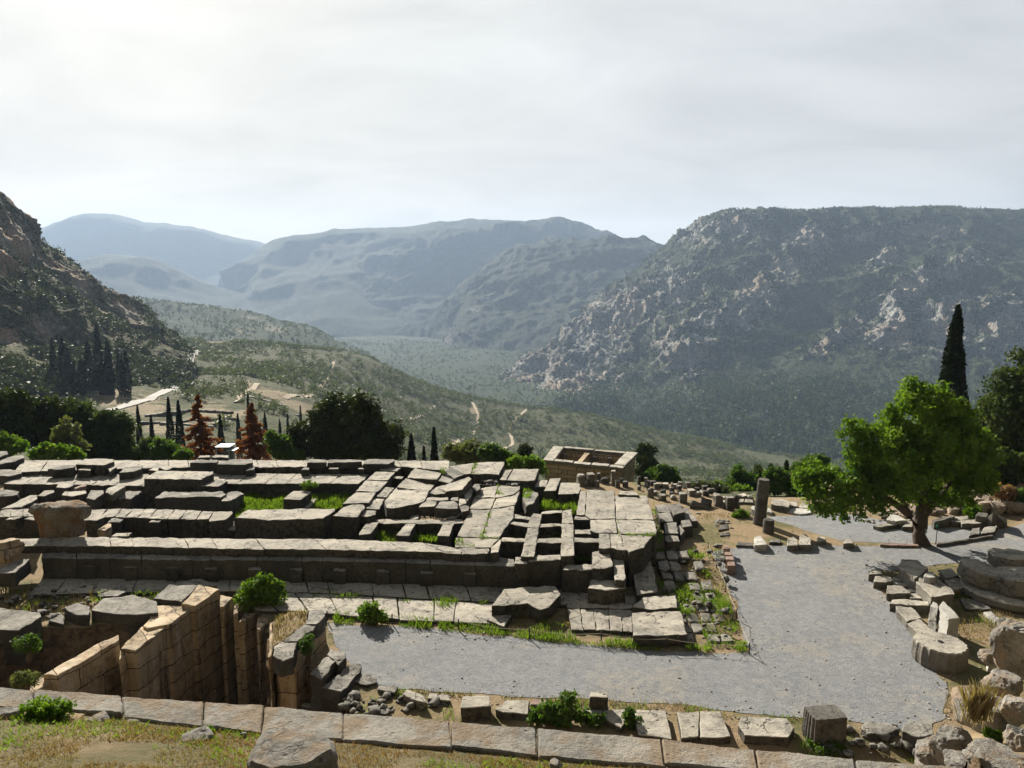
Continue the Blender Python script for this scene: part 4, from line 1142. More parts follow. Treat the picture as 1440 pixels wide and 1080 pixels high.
for nm, T, poly, z, h in [
        ('coping', B6, [(322, 470), (330, 425), (370, 395), (455, 400), (430, 478), (370, 500)], -0.85, 0.7),
        ('coping', B6, [(375, 390), (500, 300), (560, 305), (458, 395)], -0.85, 0.5),
        ('coping', B6, [(505, 296), (520, 225), (560, 215), (612, 235), (600, 270), (560, 300)], -0.8, 0.6),
        ('wall_face', B6, [(300, 480), (306, 290), (320, 290), (318, 470)], -1.35, 6.2),
        ('wall_face', B6, [(430, 495), (445, 478), (610, 600), (590, 622)], -2.3, 5.2),
        ('wall_face', B6, [(335, 470), (375, 400), (500, 300), (590, 275), (612, 300), (440, 480)], -1.25, 6.2),
        ('earth_fill', B6, [(318, 460), (322, 285), (400, 235), (515, 222), (505, 296), (372, 392), (325, 425)], -1.05, 6.0)]:
    to_parent(stone(nm, T, poly, z, h, {'wall_face': m_brown, 'earth_fill': m_earth}.get(nm, m_rough), amp=0.06), pw2)
st = empty('stone_stair', P(490, 950, -2.4))
tag(st, 'short stair of massive worn blocks going down beside the grey path', 'stone steps')
for T, poly, z, h in [(B6, [(525, 565), (610, 470), (672, 482), (590, 600)], -1.5, 2.8), (B6, [(615, 465), (640, 435), (712, 445), (718, 480), (680, 520)], -1.5, 2.0),
                      (B6, [(580, 640), (625, 620), (745, 510), (800, 520), (800, 555), (712, 650), (690, 668)], -1.8, 2.6), (B6, [(765, 605), (810, 568), (882, 588), (885, 612), (830, 628)], -1.95, 2.2),
                      (B6, [(640, 735), (700, 705), (780, 712), (770, 752), (680, 765)], -3.1, 1.2), (B6, [(470, 740), (490, 722), (555, 730), (550, 755)], -3.2, 1.0)]:
    to_parent(stone('step', T, poly, z, h, m_rough, amp=0.07), st)
for T, poly, z, h, lab, mt in [
        (B5, [(-80, 330), (0, 212), (110, 225), (218, 238), (222, 262), (100, 335)], -1.55, 1.6, 'long weathered block at the left edge above the dark hollow', m_rough),
        (B5, [(345, 212), (420, 182), (488, 200), (478, 252), (400, 245)], -1.6, 1.8, 'small squared block at the back of the dark hollow', m_rough),
        (B5, [(492, 225), (560, 160), (720, 142), (850, 172), (858, 235), (740, 250), (600, 240)], -1.6, 1.9, 'huge rough topped block overhanging the dark hollow', m_rough),
        (B5, [(830, 160), (920, 80), (1090, 52), (1180, 90), (1080, 90), (985, 180)], -1.6, 0.8, 'rough pale boulder slab behind the top of the orange wall', m_rough),
        (B5, [(520, 150), (600, 110), (690, 120), (640, 150)], -1.8, 0.5, 'low pale rock among dry grass behind the hollow', m_rough),
        (B5, [(860, 170), (900, 130), (985, 140), (960, 180)], -1.75, 0.5, 'low pale rock beside the orange wall top', m_rough),
        (B5, [(260, 280), (320, 240), (350, 250), (345, 300)], -1.9, 0.5, 'small sloping stone at the edge of the hollow', m_rough),
        (B5, [(-60, 420), (0, 340), (100, 335), (60, 400)], -2.3, 1.8, 'dark lower block below the long weathered block at the left edge', m_dark),
        (B5, [(-60, 760), (0, 690), (40, 680), (110, 690), (60, 730)], -2.5, 0.8, 'pale rock at the left edge below the sloping wall', m_rough),
        # blocks along the near side of the path
        (B7, [(105, 438), (118, 375), (258, 370), (266, 428)], -1.55, 0.85, 'dark fronted block at the near edge of the path, farthest left of the row', m_temple),
        (B7, [(290, 445), (350, 395), (470, 400), (462, 470), (330, 462)], -1.85, 0.6, 'broken slab between the dark fronted block and the leafy shrub', m_temple),
        (B7, [(475, 420), (490, 388), (560, 390), (560, 425)], -1.95, 0.4, 'small reddish slab behind the leafy shrub at the path edge', m_red),
        (B7, [(760, 470), (765, 435), (858, 440), (862, 480)], -1.9, 0.4, 'small grey slab just right of the leafy shrub', m_temple),
        (B7, [(793, 378), (802, 350), (888, 354), (893, 380)], -1.4, 0.75, 'cube block standing alone on the near edge of the path', m_temple),
        (B7, [(862, 450), (985, 445), (1002, 490), (960, 545), (880, 500)], -1.9, 0.4, 'broken slab left of the slab with one round hole', m_temple),
        (B7, [(1028, 448), (1198, 446), (1232, 605), (1052, 578)], -1.85, 0.5, 'smooth square slab with one round hole beside the path', m_temple),
        (B7, [(1258, 460), (1378, 455), (1372, 590), (1282, 596)], -1.85, 0.5, 'left half of the split slab with dark cuttings', m_temple),
        (B7, [(1384, 455), (1490, 456), (1545, 590), (1480, 600), (1380, 592)], -1.85, 0.5, 'right half of the split slab with dark cuttings', m_temple),
        (B8, [(235, 472), (250, 440), (440, 450), (472, 490), (445, 532), (262, 522)], -1.8, 0.55, 'pale slab with broken right side next to the fluted stub', m_temple),
        (B8, [(925, 505), (932, 472), (1048, 472), (1058, 520), (990, 532)], -1.6, 0.7, 'squared block with a dark notch at the foot of the right bank', m_rough),
        (B8, [(985, 580), (992, 535), (1060, 520), (1110, 560), (1100, 650), (1020, 640)], -0.6, 1.4, 'leaning slab below the squared block on the right bank', m_near),
        (B8, [(750, 490), (770, 462), (860, 470), (915, 495), (860, 520), (780, 515)], -1.9, 0.35, 'flat broken rock on the turf between the fluted stub and the bank', m_rough),
        (C4, [(790, 830), (815, 800), (910, 835), (935, 880), (860, 870)], -1.8, 0.35, 'tilted flat stone at the path edge right of the stair', m_pale),
        (C4, [(635, 800), (650, 778), (760, 785), (740, 820)], -1.95, 0.35, 'low flat rock at the foot of the stair', m_rough),
        (C4, [(935, 860), (950, 825), (1060, 830), (1070, 870)], -1.95, 0.3, 'thin slab left of the dark fronted block at the path edge', m_temple)]:
    stone('stone_block', T, poly, z, h, mt, None, lab, 'stone block', 'blocks round the path and hollow', amp=0.05 if mt in (m_rough, m_dark, m_near) else 0.03)
# fluted stub by the path
bmf = lathe_sections([(0, 0.6, 0.4, 0), (0.4, 0.59, 0.4, 0), (0.75, 0.58, 0.39, 0), (1.0, 0.57, 0.38, 0)], 72, 3, 0.02, lambda a, z: (1.0 / max(abs(math.cos(a)), abs(math.sin(a))) ** 0.75) * (1 + 0.06 * abs(math.sin(a * 9))))
fs = finish('fluted_stub', bmf, m_dark, None, 40, Vector((0, 0, 0)))
fs.location = P(1158, 1040, -2.15)
fs.rotation_euler = (0, 0, 0.12)
tag(fs, 'dark stub of a fluted stone block standing on turf at the near path edge', 'stone block')

# ================================================================== TREASURY
tr = empty('treasury', P(820, 700, -10))
tag(tr, 'roofless small stone treasury building with honey coloured walls beyond the temple', 'building')
tz = -4.2
A, Bc, Cc, Dc = P(763, 646.7, tz), P(876.7, 657.8, tz), P(897.8, 636.7, tz), P(777.8, 626.7, tz)


def quad(s0, s1, t0, t1, z):
    """part of the treasury plan: s along the front, t towards the back"""
    def at(s, t):
        p = A.lerp(Bc, s).lerp(Dc.lerp(Cc, s), t)
        return Vector((p.x, p.y, z))
    return [at(s0, t0), at(s1, t0), at(s1, t1), at(s0, t1)]


def tpart(nm, q, h, mat, par=None, **kw):
    bm = bmesh.new()
    add_stone(bm, q, h, **kw)
    o = finish(nm, bm, mat)
    return to_parent(o, tr)


i0, i1, j0, j1 = 0.03, 0.97, 0.035, 0.965
for nm, s0, s1, t0, t1 in [('wall', i0, i1, j0, 0.13), ('wall', i0, 0.10, 0.13, 0.87), ('wall', 0.90, i1, 0.13, 0.87), ('wall', i0, i1, 0.87, j1)]:
    tpart(nm, quad(s0, s1, t0, t1, tz - 0.3), 7.0, m_treas, edge=0.02, amp=0.015, target=0.8)
tpart('inner_wall', quad(0.40, 0.46, 0.13, 0.87, tz - 0.25), 6.0, m_treas, edge=0.02, amp=0.03, target=0.8)
for s0, s1, t0, t1, jz in [(0, 0.14, 0, 1, 0), (0.86, 1.0, 0.14, 1, 0.03), (0.14, 0.38, 0, 0.135, 0.02), (0.385, 0.6, 0, 0.13, -0.02), (0.605, 0.82, 0, 0.135, 0.02), (0.825, 1.0, 0, 0.14, -0.03), (0.14, 0.5, 0.9, 1, 0.05), (0.505, 0.86, 0.9, 1, 0.0)]:
    tpart('cornice', quad(s0 + .004, s1 - .004, t0, t1, tz + jz), 0.3, m_pale, edge=0.03, amp=0.04, target=0.7)
for s0, s1, t0, t1 in [(0.13, 0.2, 0.80, 0.86), (0.5, 0.55, 0.8, 0.86), (0.68, 0.73, 0.8, 0.86)]:
    tpart('pier', quad(s0, s1, t0, t1, tz - 0.5), 4.0, m_pale, edge=0.02, amp=0.02, target=0.8)

# ================================================================== COLUMN AND STUB
def flutes(a, z): return 1.0 - 0.045 * abs(math.sin(a * 10)) ** 2


colm = empty('column', P(1068, 739, -2.32))
tag(colm, 'lone dark fluted column shaft standing upright beside the yellow ground', 'column')
hz = 0.0
cr = random.Random(9)
for k, (h, r0, r1) in enumerate([(1.0, 0.40, 0.39), (0.9, 0.39, 0.375), (0.95, 0.375, 0.36), (0.22, 0.365, 0.35)]):
    bmk = lathe_sections([(0, r0 * 0.98, r0 * 0.98, 0), (0.05, r0, r0, 0), (h * 0.5, (r0 + r1) / 2, (r0 + r1) / 2, 0), (h - 0.06, r1, r1, 0), (h - 0.015, r1 * 0.97, r1 * 0.97, 0)], 60, k + 20, 0.03, flutes)
    d = finish('drum', bmk, m_dark, colm, 40, Vector((0, 0, 0)))
    d.location = (0.02 * k, 0, hz)
    d.rotation_euler = (0, 0, cr.uniform(0, 0.3))
    hz += h
colm.rotation_euler = (0, R(1.5), 0)
bmk = lathe_sections([(0, 0.33, 0.33, 0), (0.5, 0.325, 0.325, 0), (0.92, 0.315, 0.315, 0), (0.97, 0.28, 0.28, 0)], 60, 31, 0.03, flutes)
stub = finish('column_stub', bmk, m_dark, None, 40, Vector((0, 0, 0)))
stub.location = P(1080, 752, -2.3)
tag(stub, 'short dark column stub standing just right of the lone column', 'column')

# ================================================================== STONES SET OUT BELOW THE TREASURY
rs = random.Random(5)
STAND = [(145, 100, 185, 30), (145, 195, 250, 35), (240, 110, 215, 30), (265, 145, 250, 30), (272, 235, 350, 60), (340, 185, 240, 50), (335, 265, 320, 50), (405, 180, 230, 45), (410, 260, 310, 50),
         (415, 300, 385, 60), (515, 170, 225, 40), (515, 240, 285, 45), (520, 285, 340, 45), (545, 350, 375, 60), (605, 175, 215, 40), (605, 225, 260, 45), (610, 255, 310, 50), (640, 295, 410, 75),
         (705, 165, 240, 50), (800, 170, 220, 45), (800, 235, 290, 50), (740, 250, 330, 70), (820, 280, 340, 60), (895, 205, 270, 55), (900, 290, 330, 60), (1040, 320, 460, 80), (1110, 350, 400, 60),
         (1180, 350, 510, 75), (1250, 330, 490, 65), (460, 205, 235, 60), (560, 205, 240, 40), (970, 235, 300, 90), (310, 180, 205, 60), (1340, 330, 380, 90), (1400, 335, 390, 70), (1290, 330, 380, 60), (1130, 410, 490, 50)]
STAND = [(880 + a / 8, 660 + b / 8, 660 + c / 8, w / 8) for a, b, c, w in STAND]
STAND += [(780 + a / 8, 660 + b / 8, 660 + c / 8, w / 8) for a, b, c, w in [(310, 90, 200, 85), (415, 75, 200, 70), (490, 60, 150, 35), (575, 115, 175, 80), (660, 45, 200, 45), (715, 140, 225, 50), (760, 120, 170, 40), (800, 190, 220, 50), (480, 150, 210, 50), (350, 150, 205, 50)]]
for i, (x, y0, y1, w) in enumerate(STAND):
    g = P(x, y1, -2.62)
    top = Q(x, y0, g.y)
    h = max(0.5, (top.z - g.z) * 1.15)
    hw = w * g.y / 1750
    round_ = i % 3 == 1
    bm = bmesh.new()
    a = rs.uniform(-0.35, 0.35)
    dp = hw * rs.uniform(0.8, 1.3)
    tlt = rs.uniform(-0.08, 0.08)
    q = [Vector((sx * hw * math.cos(a) - sy * dp * math.sin(a) + tlt, sx * hw * math.sin(a) + sy * dp * math.cos(a) + dp, h + rs.uniform(-.05, .05))) for sx, sy in ((-1, -1), (1, -1), (1, 1), (-1, 1))]
    add_stone(bm, q, h + 0.15, edge=0.12 if round_ else 0.03, target=0.3, amp=0.09 if round_ else 0.05, freq=1.9)
    o = finish('standing_stone', bm, [m_dark, m_pale, m_pale, m_rough][i % 4], None, 30, Vector((0, 0, 0)))
    o.location = g
    tag(o, ('rounded' if round_ else 'squared') + [' dark', ' pale', ' pale', ' grey'][i % 4] + ' stone set out in the rows of stones below the treasury', 'stone block', 'rows of stones below the treasury')
stone('fallen_panel', D7, [(725, 400), (735, 345), (760, 350), (965, 425), (950, 440)], [-2.1, -1.9, -1.9, -2.2, -2.3], 0.45, m_dark, None, 'long dark panel stone lying tilted at the edge of the yellow ground', 'stone block')
stone('fallen_panel', D7, [(840, 370), (850, 310), (970, 350), (970, 400)], [-1.9, -1.7, -2.0, -2.2], 0.5, m_dark, None, 'broken dark slab propped behind the long tilted panel', 'stone block')
stone('flat_slab', D7, [(690, 240), (700, 225), (1010, 235), (1025, 290), (940, 300)], -2.45, 0.25, m_pale, None, 'pale flat slab ledge at the back of the rows of stones', 'stone slab')
stone('flat_slab', D6, [(60, 150), (280, 160), (270, 275), (40, 275)], -0.45, 0.5, m_rough, None, 'broken flat pavement slab at the back edge left of the rows of stones', 'stone slab')
# low walls and blocks round the column
for T, poly, z, h, lab, mt in [
        (C2, [(1050, 250), (1065, 210), (1120, 208), (1190, 235), (1180, 275), (1110, 262)], -1.9, 0.8, 'long low wall block right of the lone column', m_pale),
        (C2, [(1185, 265), (1190, 232), (1240, 235), (1250, 270)], -2.1, 0.6, 'second low wall block right of the lone column', m_pale),
        (C2, [(1250, 275), (1275, 240), (1320, 245), (1325, 280)], -2.15, 0.5, 'third low wall block right of the lone column', m_pale),
        (C2, [(860, 235), (865, 215), (920, 220), (922, 240)], -2.2, 0.5, 'pale low block left of the lone column at the back', m_pale),
        (C2, [(700, 240), (705, 222), (855, 212), (850, 235)], -2.2, 0.4, 'long pale block behind the leaning slab left of the column', m_pale),
        (C2, [(1170, 310), (1180, 282), (1330, 282), (1345, 315), (1260, 325)], -2.2, 0.4, 'wide pale flat block at the edge of the far gravel', m_white),
        (C2, [(905, 285), (915, 262), (955, 262), (950, 300)], -1.9, 0.6, 'small white block just left of the lone column', m_white),
        (C2, [(1020, 305), (1030, 275), (1055, 290), (1060, 315)], -2.1, 0.5, 'small white block just right behind the lone column', m_white),
        (C2, [(928, 550), (932, 490), (970, 478), (1010, 520), (1018, 548)], -1.75, 0.75, 'pale leaning block at the far edge of the path', m_white),
        (C2, [(1165, 548), (1172, 500), (1210, 488), (1242, 510), (1245, 548)], -1.75, 0.6, 'rounded kerb boulder left of the flat kerb boulder at the far path edge', m_pale),
        (C2, [(1255, 545), (1260, 480), (1300, 470), (1335, 495), (1338, 545)], -1.75, 0.6, 'flat kerb boulder at the far path edge left of the green tree', m_pale),
        (C2, [(1385, 520), (1390, 485), (1440, 488), (1450, 515)], -1.85, 0.45, 'small kerb stone at the far path edge left of the green tree', m_pale),
        (C2, [(1040, 530), (1050, 505), (1120, 505), (1115, 530)], -1.95, 0.4, 'low grey kerb stone between the leaning block and the boulders', m_rough),
        (C2, [(800, 550), (810, 520), (920, 535), (925, 555)], -2.0, 0.4, 'low dark ragged stone at the far corner of the path', m_dark),
        (C2, [(670, 440), (690, 400), (740, 395), (745, 425)], -2.1, 0.5, 'dark stones in the line across the yellow ground, far end', m_dark),
        (C2, [(680, 480), (690, 455), (745, 450), (750, 475)], -2.1, 0.5, 'dark stones in the line across the yellow ground, near end', m_dark),
        (D8, [(30, 690), (45, 650), (90, 648), (115, 690)], -1.8, 0.5, 'rounded kerb boulder nearest the trunk of the green tree', m_pale),
        # the stones beyond the green tree
        (D8, [(265, 548), (430, 518), (475, 540), (310, 562)], -1.95, 0.5, 'flat grey slab on the gravel under the left of the green tree', m_pale),
        (D8, [(370, 505), (400, 450), (480, 480), (535, 510), (440, 518)], -1.75, 0.6, 'white topped block behind the flat slab under the green tree', m_white),
        (D8, [(490, 558), (520, 512), (630, 520), (632, 558)], -1.9, 0.5, 'pale block half hidden behind the trunk of the green tree', m_pale),
        (D8, [(868, 512), (900, 480), (1000, 472), (1012, 490), (940, 522)], -1.85, 0.5, 'flat pale block right of the trunk, back one of two', m_pale),
        (D8, [(945, 522), (950, 502), (1108, 502), (1120, 530), (962, 536)], -1.85, 0.55, 'long pale block right of the trunk, front one of two', m_pale),
        (D8, [(1065, 475), (1080, 442), (1160, 452), (1150, 485)], -1.5, 0.8, 'dark block beside the wedge shaped stone', m_dark),
        (D8, [(1128, 525), (1200, 438), (1312, 498), (1300, 535)], [-1.9, -1.0, -1.8, -1.9], 0.7, 'wedge shaped pale stone leaning at the end of the gravel', m_pale),
        (D8, [(725, 502), (888, 465), (900, 480), (745, 522)], -1.7, 0.7, 'long dark stone bench in the shade right of the trunk', m_dark),
        (D8, [(320, 700), (330, 684), (620, 690), (622, 706)], -1.97, 0.35, 'low reddish kerb stone left of the tree trunk', m_red),
        (D8, [(760, 698), (775, 684), (1190, 618), (1210, 628)], -1.95, 0.35, 'long low kerb curving right of the tree trunk', m_dark),
        (D8, [(1010, 625), (1040, 570), (1100, 565), (1090, 615)], -1.9, 0.4, 'low grey step beside the gravel right of the trunk, left one', m_rough),
        (D8, [(1105, 610), (1130, 560), (1230, 545), (1215, 595)], -1.85, 0.4, 'low grey step beside the gravel right of the trunk, right one', m_rough),
        # kerb and paving on the right of the path
        (C1, [(222, 532), (235, 505), (285, 505), (292, 530)], -1.75, 0.4, 'small squared stone at the tip of the right hand kerb', m_pale),
        (C1, [(244, 568), (255, 540), (332, 542), (346, 566), (305, 572)], -1.75, 0.45, 'second stone from the tip of the right hand kerb', m_pale),
        (C1, [(315, 628), (314, 586), (395, 590), (436, 625), (350, 632)], -1.75, 0.45, 'third and broadest stone from the tip of the right hand kerb', m_pale),
        (C1, [(338, 562), (345, 546), (395, 548), (402, 566)], -1.9, 0.3, 'small paver behind the kerb tip, upper left', m_pale),
        (C1, [(340, 584), (345, 568), (392, 572), (396, 588)], -1.9, 0.3, 'small paver behind the kerb tip, middle left', m_pale),
        (C1, [(392, 590), (400, 572), (440, 576), (448, 594)], -1.9, 0.3, 'small paver behind the kerb tip, middle right', m_pale),
        (C1, [(412, 618), (418, 598), (462, 602), (468, 622)], -1.9, 0.3, 'small paver behind the kerb tip, lower middle', m_pale),
        (C1, [(432, 655), (428, 628), (480, 630), (496, 656)], -1.9, 0.3, 'small paver behind the kerb tip, lowest', m_pale),
        (C1, [(330, 680), (345, 655), (440, 660), (530, 668), (525, 690), (440, 688)], -1.75, 0.4, 'long cross stone of the right hand kerb below the pavers', m_pale),
        (C1, [(362, 715), (360, 692), (440, 696), (488, 750), (418, 768)], -1.75, 0.45, 'kerb stone on the right of the path, upper of three long ones', m_pale),
        (C1, [(418, 776), (482, 756), (560, 826), (492, 850)], -1.75, 0.45, 'kerb stone on the right of the path, middle of three long ones', m_pale),
        (C1, [(494, 856), (564, 834), (612, 880), (515, 905)], -1.75, 0.45, 'kerb stone on the right of the path touching the fluted drum', m_pale),
        (C1, [(372, 492), (390, 455), (470, 455), (522, 498), (500, 522), (455, 555)], -1.3, 0.75, 'dark holed block on the right, farther of the two', m_pale),
        (C1, [(460, 565), (480, 540), (560, 542), (650, 612), (655, 632), (540, 645)], -1.35, 0.75, 'dark holed block on the right, nearer of the two', m_pale),
        (C1, [(500, 540), (512, 518), (552, 520), (560, 545), (530, 552)], -1.05, 0.3, 'small bright white marble fragment resting on the holed block', m_white),
        (C1, [(530, 690), (548, 668), (572, 680), (572, 712)], -0.95, 1.15, 'thin upright slab left of the big upright slab by the kerb', m_white),
        (C1, [(575, 690), (600, 666), (685, 752), (622, 762)], -0.85, 1.3, 'big upright white slab standing by the right hand kerb', m_white),
        (C1, [(580, 512), (640, 500), (680, 538), (610, 552)], -1.7, 0.4, 'pale flat stone left of the round drums, back one', m_pale),
        (C1, [(604, 560), (680, 548), (702, 598), (645, 612)], -1.7, 0.4, 'pale flat stone left of the round drums, front one', m_pale),
        (C1, [(800, 722), (845, 720), (895, 766), (862, 770)], -2.0, 0.15, 'thin pale slab lying in dry grass right of the upright slab', m_white),
        (C1, [(680, 652), (780, 660), (845, 705), (720, 705)], -1.98, 0.2, 'flat grey slab in front of the round drums', m_rough),
        (C1, [(820, 915), (870, 905), (880, 960), (830, 965)], -1.6, 0.6, 'pale rough block right of the fluted drum', m_white)]:
    stone('stone_block', T, poly, z, h, mt, None, lab, 'stone block', 'stones along the paths on the right')
# round drums
def drum(loc, r, h, tilt, seed, mat, label, fl=0, seg=64, amp=0.03, name='column_drum'):
    f = (lambda a, z: 1 - 0.05 * abs(math.sin(a * fl / 2)) ** 0.8) if fl else None
    bm = lathe_sections([(0, r * 0.96, r * 0.96, 0), (0.08, r, r, 0), (h * 0.5, r, r, 0), (h - 0.08, r * 0.99, r * 0.99, 0), (h - 0.01, r * 0.95, r * 0.95, 0)], seg, seed, amp, f)
    o = finish(name, bm, mat, None, 30, Vector((0, 0, 0)))
    o.location = loc
    o.rotation_euler = (tilt[0], tilt[1], seed)
    return tag(o, label, 'column drum', 'column drums on the right')


drum(P(1414, 838, -2.05), 1.95, 0.42, (0, 0.0, 0), 1, m_pale, 'wide low round stone base under the drums at the right edge')
drum(P(1377, 816, -1.5), 1.02, 0.7, (0.16, -0.16, 0), 2, m_pale, 'smooth pale round drum leaning at the left of the stack', amp=0.04)
drum(P(1431, 829, -1.55), 1.15, 0.8, (0.10, 0.14, 0), 3, m_pale, 'broad round drum with a small hole at the front of the stack', amp=0.05)
drum(P(1424, 803, -1.4), 1.1, 0.9, (0.05, -0.1, 0), 4, m_pale, 'chipped round drum at the back of the stack', amp=0.07)
d = drum(P(1336, 944, -2.1) + Vector((0, 0.75, 0)), 0.98, 0.85, (0, 0, 0), 6, m_pale, 'big fluted column drum lying flat by the near right corner of the path', 20, 100, 0.03)
bh = bmesh.new(); bmesh.ops.create_cone(bh, cap_ends=True, segments=16, radius1=0.1, radius2=0.1, depth=0.05)
m_hole, N_, o_ = mat_new('dark_socket'); bsdf(N_, o_, (0.02, 0.018, 0.016), 1.0)
ho = finish('dowel_socket', bh, m_hole, d, 40, Vector((0, 0, 0))); ho.location = (0, 0, 0.845)

# seats
for poly, lab in [([(1100, 892), (1110, 855), (1165, 855), (1176, 892)], 'farthest'), ([(1112, 962), (1115, 926), (1190, 926), (1202, 964)], 'second from the far end'),
                  ([(1125, 1014), (1127, 976), (1210, 976), (1222, 1020)], 'third from the far end'), ([(1143, 1085), (1145, 1038), (1222, 1036), (1236, 1085)], 'nearest')]:
    stone('seat_block', D7, poly, -1.62, 0.5, m_red, None, 'reddish square seat block at the path corner, ' + lab + ' of four', 'stone seat', 'row of four seat blocks', edge=0.02, amp=0.012)

# rope fence
m_post, N_, o_ = mat_new('dark_post_metal'); bsdf(N_, o_, (0.035, 0.035, 0.035), 0.6)
m_rope, N_, o_ = mat_new('weathered_rope'); bsdf(N_, o_, (0.33, 0.29, 0.22), 0.95)


def tube(bm, pts, r, seg=6, r1=None):
    rings = []
    n = len(pts)
    for i, p in enumerate(pts):
        d = (pts[min(i + 1, n - 1)] - pts[max(i - 1, 0)]).normalized()
        x = d.orthogonal().normalized(); y = d.cross(x)
        rr = r if r1 is None else r + (r1 - r) * i / (n - 1)
        rings.append([bm.verts.new(p + (x * math.cos(2 * math.pi * k / seg) + y * math.sin(2 * math.pi * k / seg)) * rr) for k in range(seg)])
    for a, b in zip(rings, rings[1:]):
        for k in range(seg): bm.faces.new((a[k], a[(k + 1) % seg], b[(k + 1) % seg], b[k]))
    bm.faces.new(rings[0][::-1]); bm.faces.new(rings[-1])


fence = empty('rope_fence', P(850, 905, -2.1))
tag(fence, 'low fence of short dark posts joined by a thin rope along the grassy path edge', 'fence')
posts = [(*C4([(340, 395)])[0],)] + C4([(727, 415), (1122, 447)]) + B4([(245, 826), (627, 848), (975, 878), (1415, 910), (1348, 722), (1290, 578), (1240, 452), (1196, 357)])
pw_ = [P(a, b, -2.08) for a, b in posts]
for p in pw_:
    bm = bmesh.new(); tube(bm, [p, p + Vector((0, 0, 0.5))], 0.028, 8)
    to_parent(finish('post', bm, m_post), fence)
for a, b in zip(pw_, pw_[1:]):
    bm = bmesh.new()
    tube(bm, [a.lerp(b, t / 8) + Vector((0, 0, 0.42 - 0.12 * math.sin(math.pi * t / 8))) for t in range(9)], 0.009, 5)
    to_parent(finish('rope', bm, m_rope), fence)
# small sign post by the tree
sp = empty('sign_post', P(1180 + 752 / 5.54, 640 + 697 / 5.54, -2.1))
tag(sp, 'thin dark sign post with a small green top right of the tree trunk', 'sign post')
bm = bmesh.new(); tube(bm, [Vector((0, 0, 0)), Vector((0.02, 0, 1.05))], 0.025, 8); finish('post', bm, m_post, sp, 40, Vector((0, 0, 0)))
m_grn, N_, o_ = mat_new('green_sign'); bsdf(N_, o_, (0.02, 0.16, 0.08), 0.5)
bm = bmesh.new(); bmesh.ops.create_cube(bm, size=1, matrix=Matrix.Translation((0.02, 0, 1.12)) @ Matrix.Diagonal((0.16, 0.05, 0.14, 1)))
bmesh.ops.bevel(bm, geom=list(bm.edges), offset=0.01, segments=1, affect='EDGES'); finish('sign_plate', bm, m_grn, sp, 40, Vector((0, 0, 0)))
# metal shelter among the trees
sh = empty('metal_shelter', Q(322, 655, 66))
tag(sh, 'small grey metal shelter with two flat roofs between the two rust coloured conifers', 'shelter')
m_metal, N_, o_ = mat_new('pale_metal_sheet'); bsdf(N_, o_, (0.30, 0.31, 0.33), 0.5)
m_grey, N_, o_ = mat_new('grey_panel'); bsdf(N_, o_, (0.10, 0.11, 0.12), 0.6)
for nm, c, s, mt in [('roof', (-0.25, 0, 1.95), (1.4, 1.5, 0.1), m_metal), ('roof', (0.55, -0.3, 1.65), (0.8, 1.2, 0.08), m_metal), ('wall_panel', (-0.1, 0.3, 0.9), (0.8, 0.6, 2.0), m_grey),
                     ('post', (-0.85, -0.6, 0.9), (0.08, 0.08, 2.0), m_metal), ('post', (0.35, -0.7, 0.8), (0.08, 0.08, 1.7), m_metal), ('post', (0.85, -0.7, 0.75), (0.08, 0.08, 1.7), m_metal)]:
    bm = bmesh.new(); bmesh.ops.create_cube(bm, size=1, matrix=Matrix.Translation(c) @ Matrix.Diagonal((*s, 1)))
    bmesh.ops.bevel(bm, geom=list(bm.edges), offset=0.015, segments=1, affect='EDGES')
    finish(nm, bm, mt, sh, 40, Vector((0, 0, 0)))

# rubble bank on the far right
rb = random.Random(31)
m_bank = stone_mat('bank_limestone', (0.30, 0.25, 0.2), (0.24, 0.19, 0.14), (0.09, 0.07, 0.055), 0.2, 1.3, 0.45)
bz = [[Vector((x, y, z)) for x in (24, 27, 31, 36, 42, 50)] for y, z in ((46, -2.4), (48.5, -1.6), (51, -0.4), (53.5, 0.2), (55.5, -1.0), (58, -6), (64, -10))]
for r_ in bz:
    for i, v in enumerate(r_):
        if v.z > -2.2: v.z = -2.5 + (v.z + 2.5) * (0.0, 0.12, 0.35, 0.6, 0.9, 1.2)[i]
obank, _ = loft('ground', bz, 90, 50, m_earth, lambda V: fbm(V / 1.5, 4, 301) * 0.2)
for i in range(130):
    px = rb.uniform(1225, 1470)
    t = rb.random()
    py = 728 - (px - 1225) / 215 * 14 - t * (10 + (px - 1225) / 215 * 38)
    Y = 46 + t * 6
    r = rb.uniform(0.28, 0.75)
    boulder('rock', Q(px, py, Y), r, r * 0.8, r * rb.uniform(0.6, 1.0), 200 + i, m_bank, 'pale rock in the rubble bank behind the green tree', 'rock', 'rocks of the rubble bank', rb.uniform(0, 6), 0.35, 3)

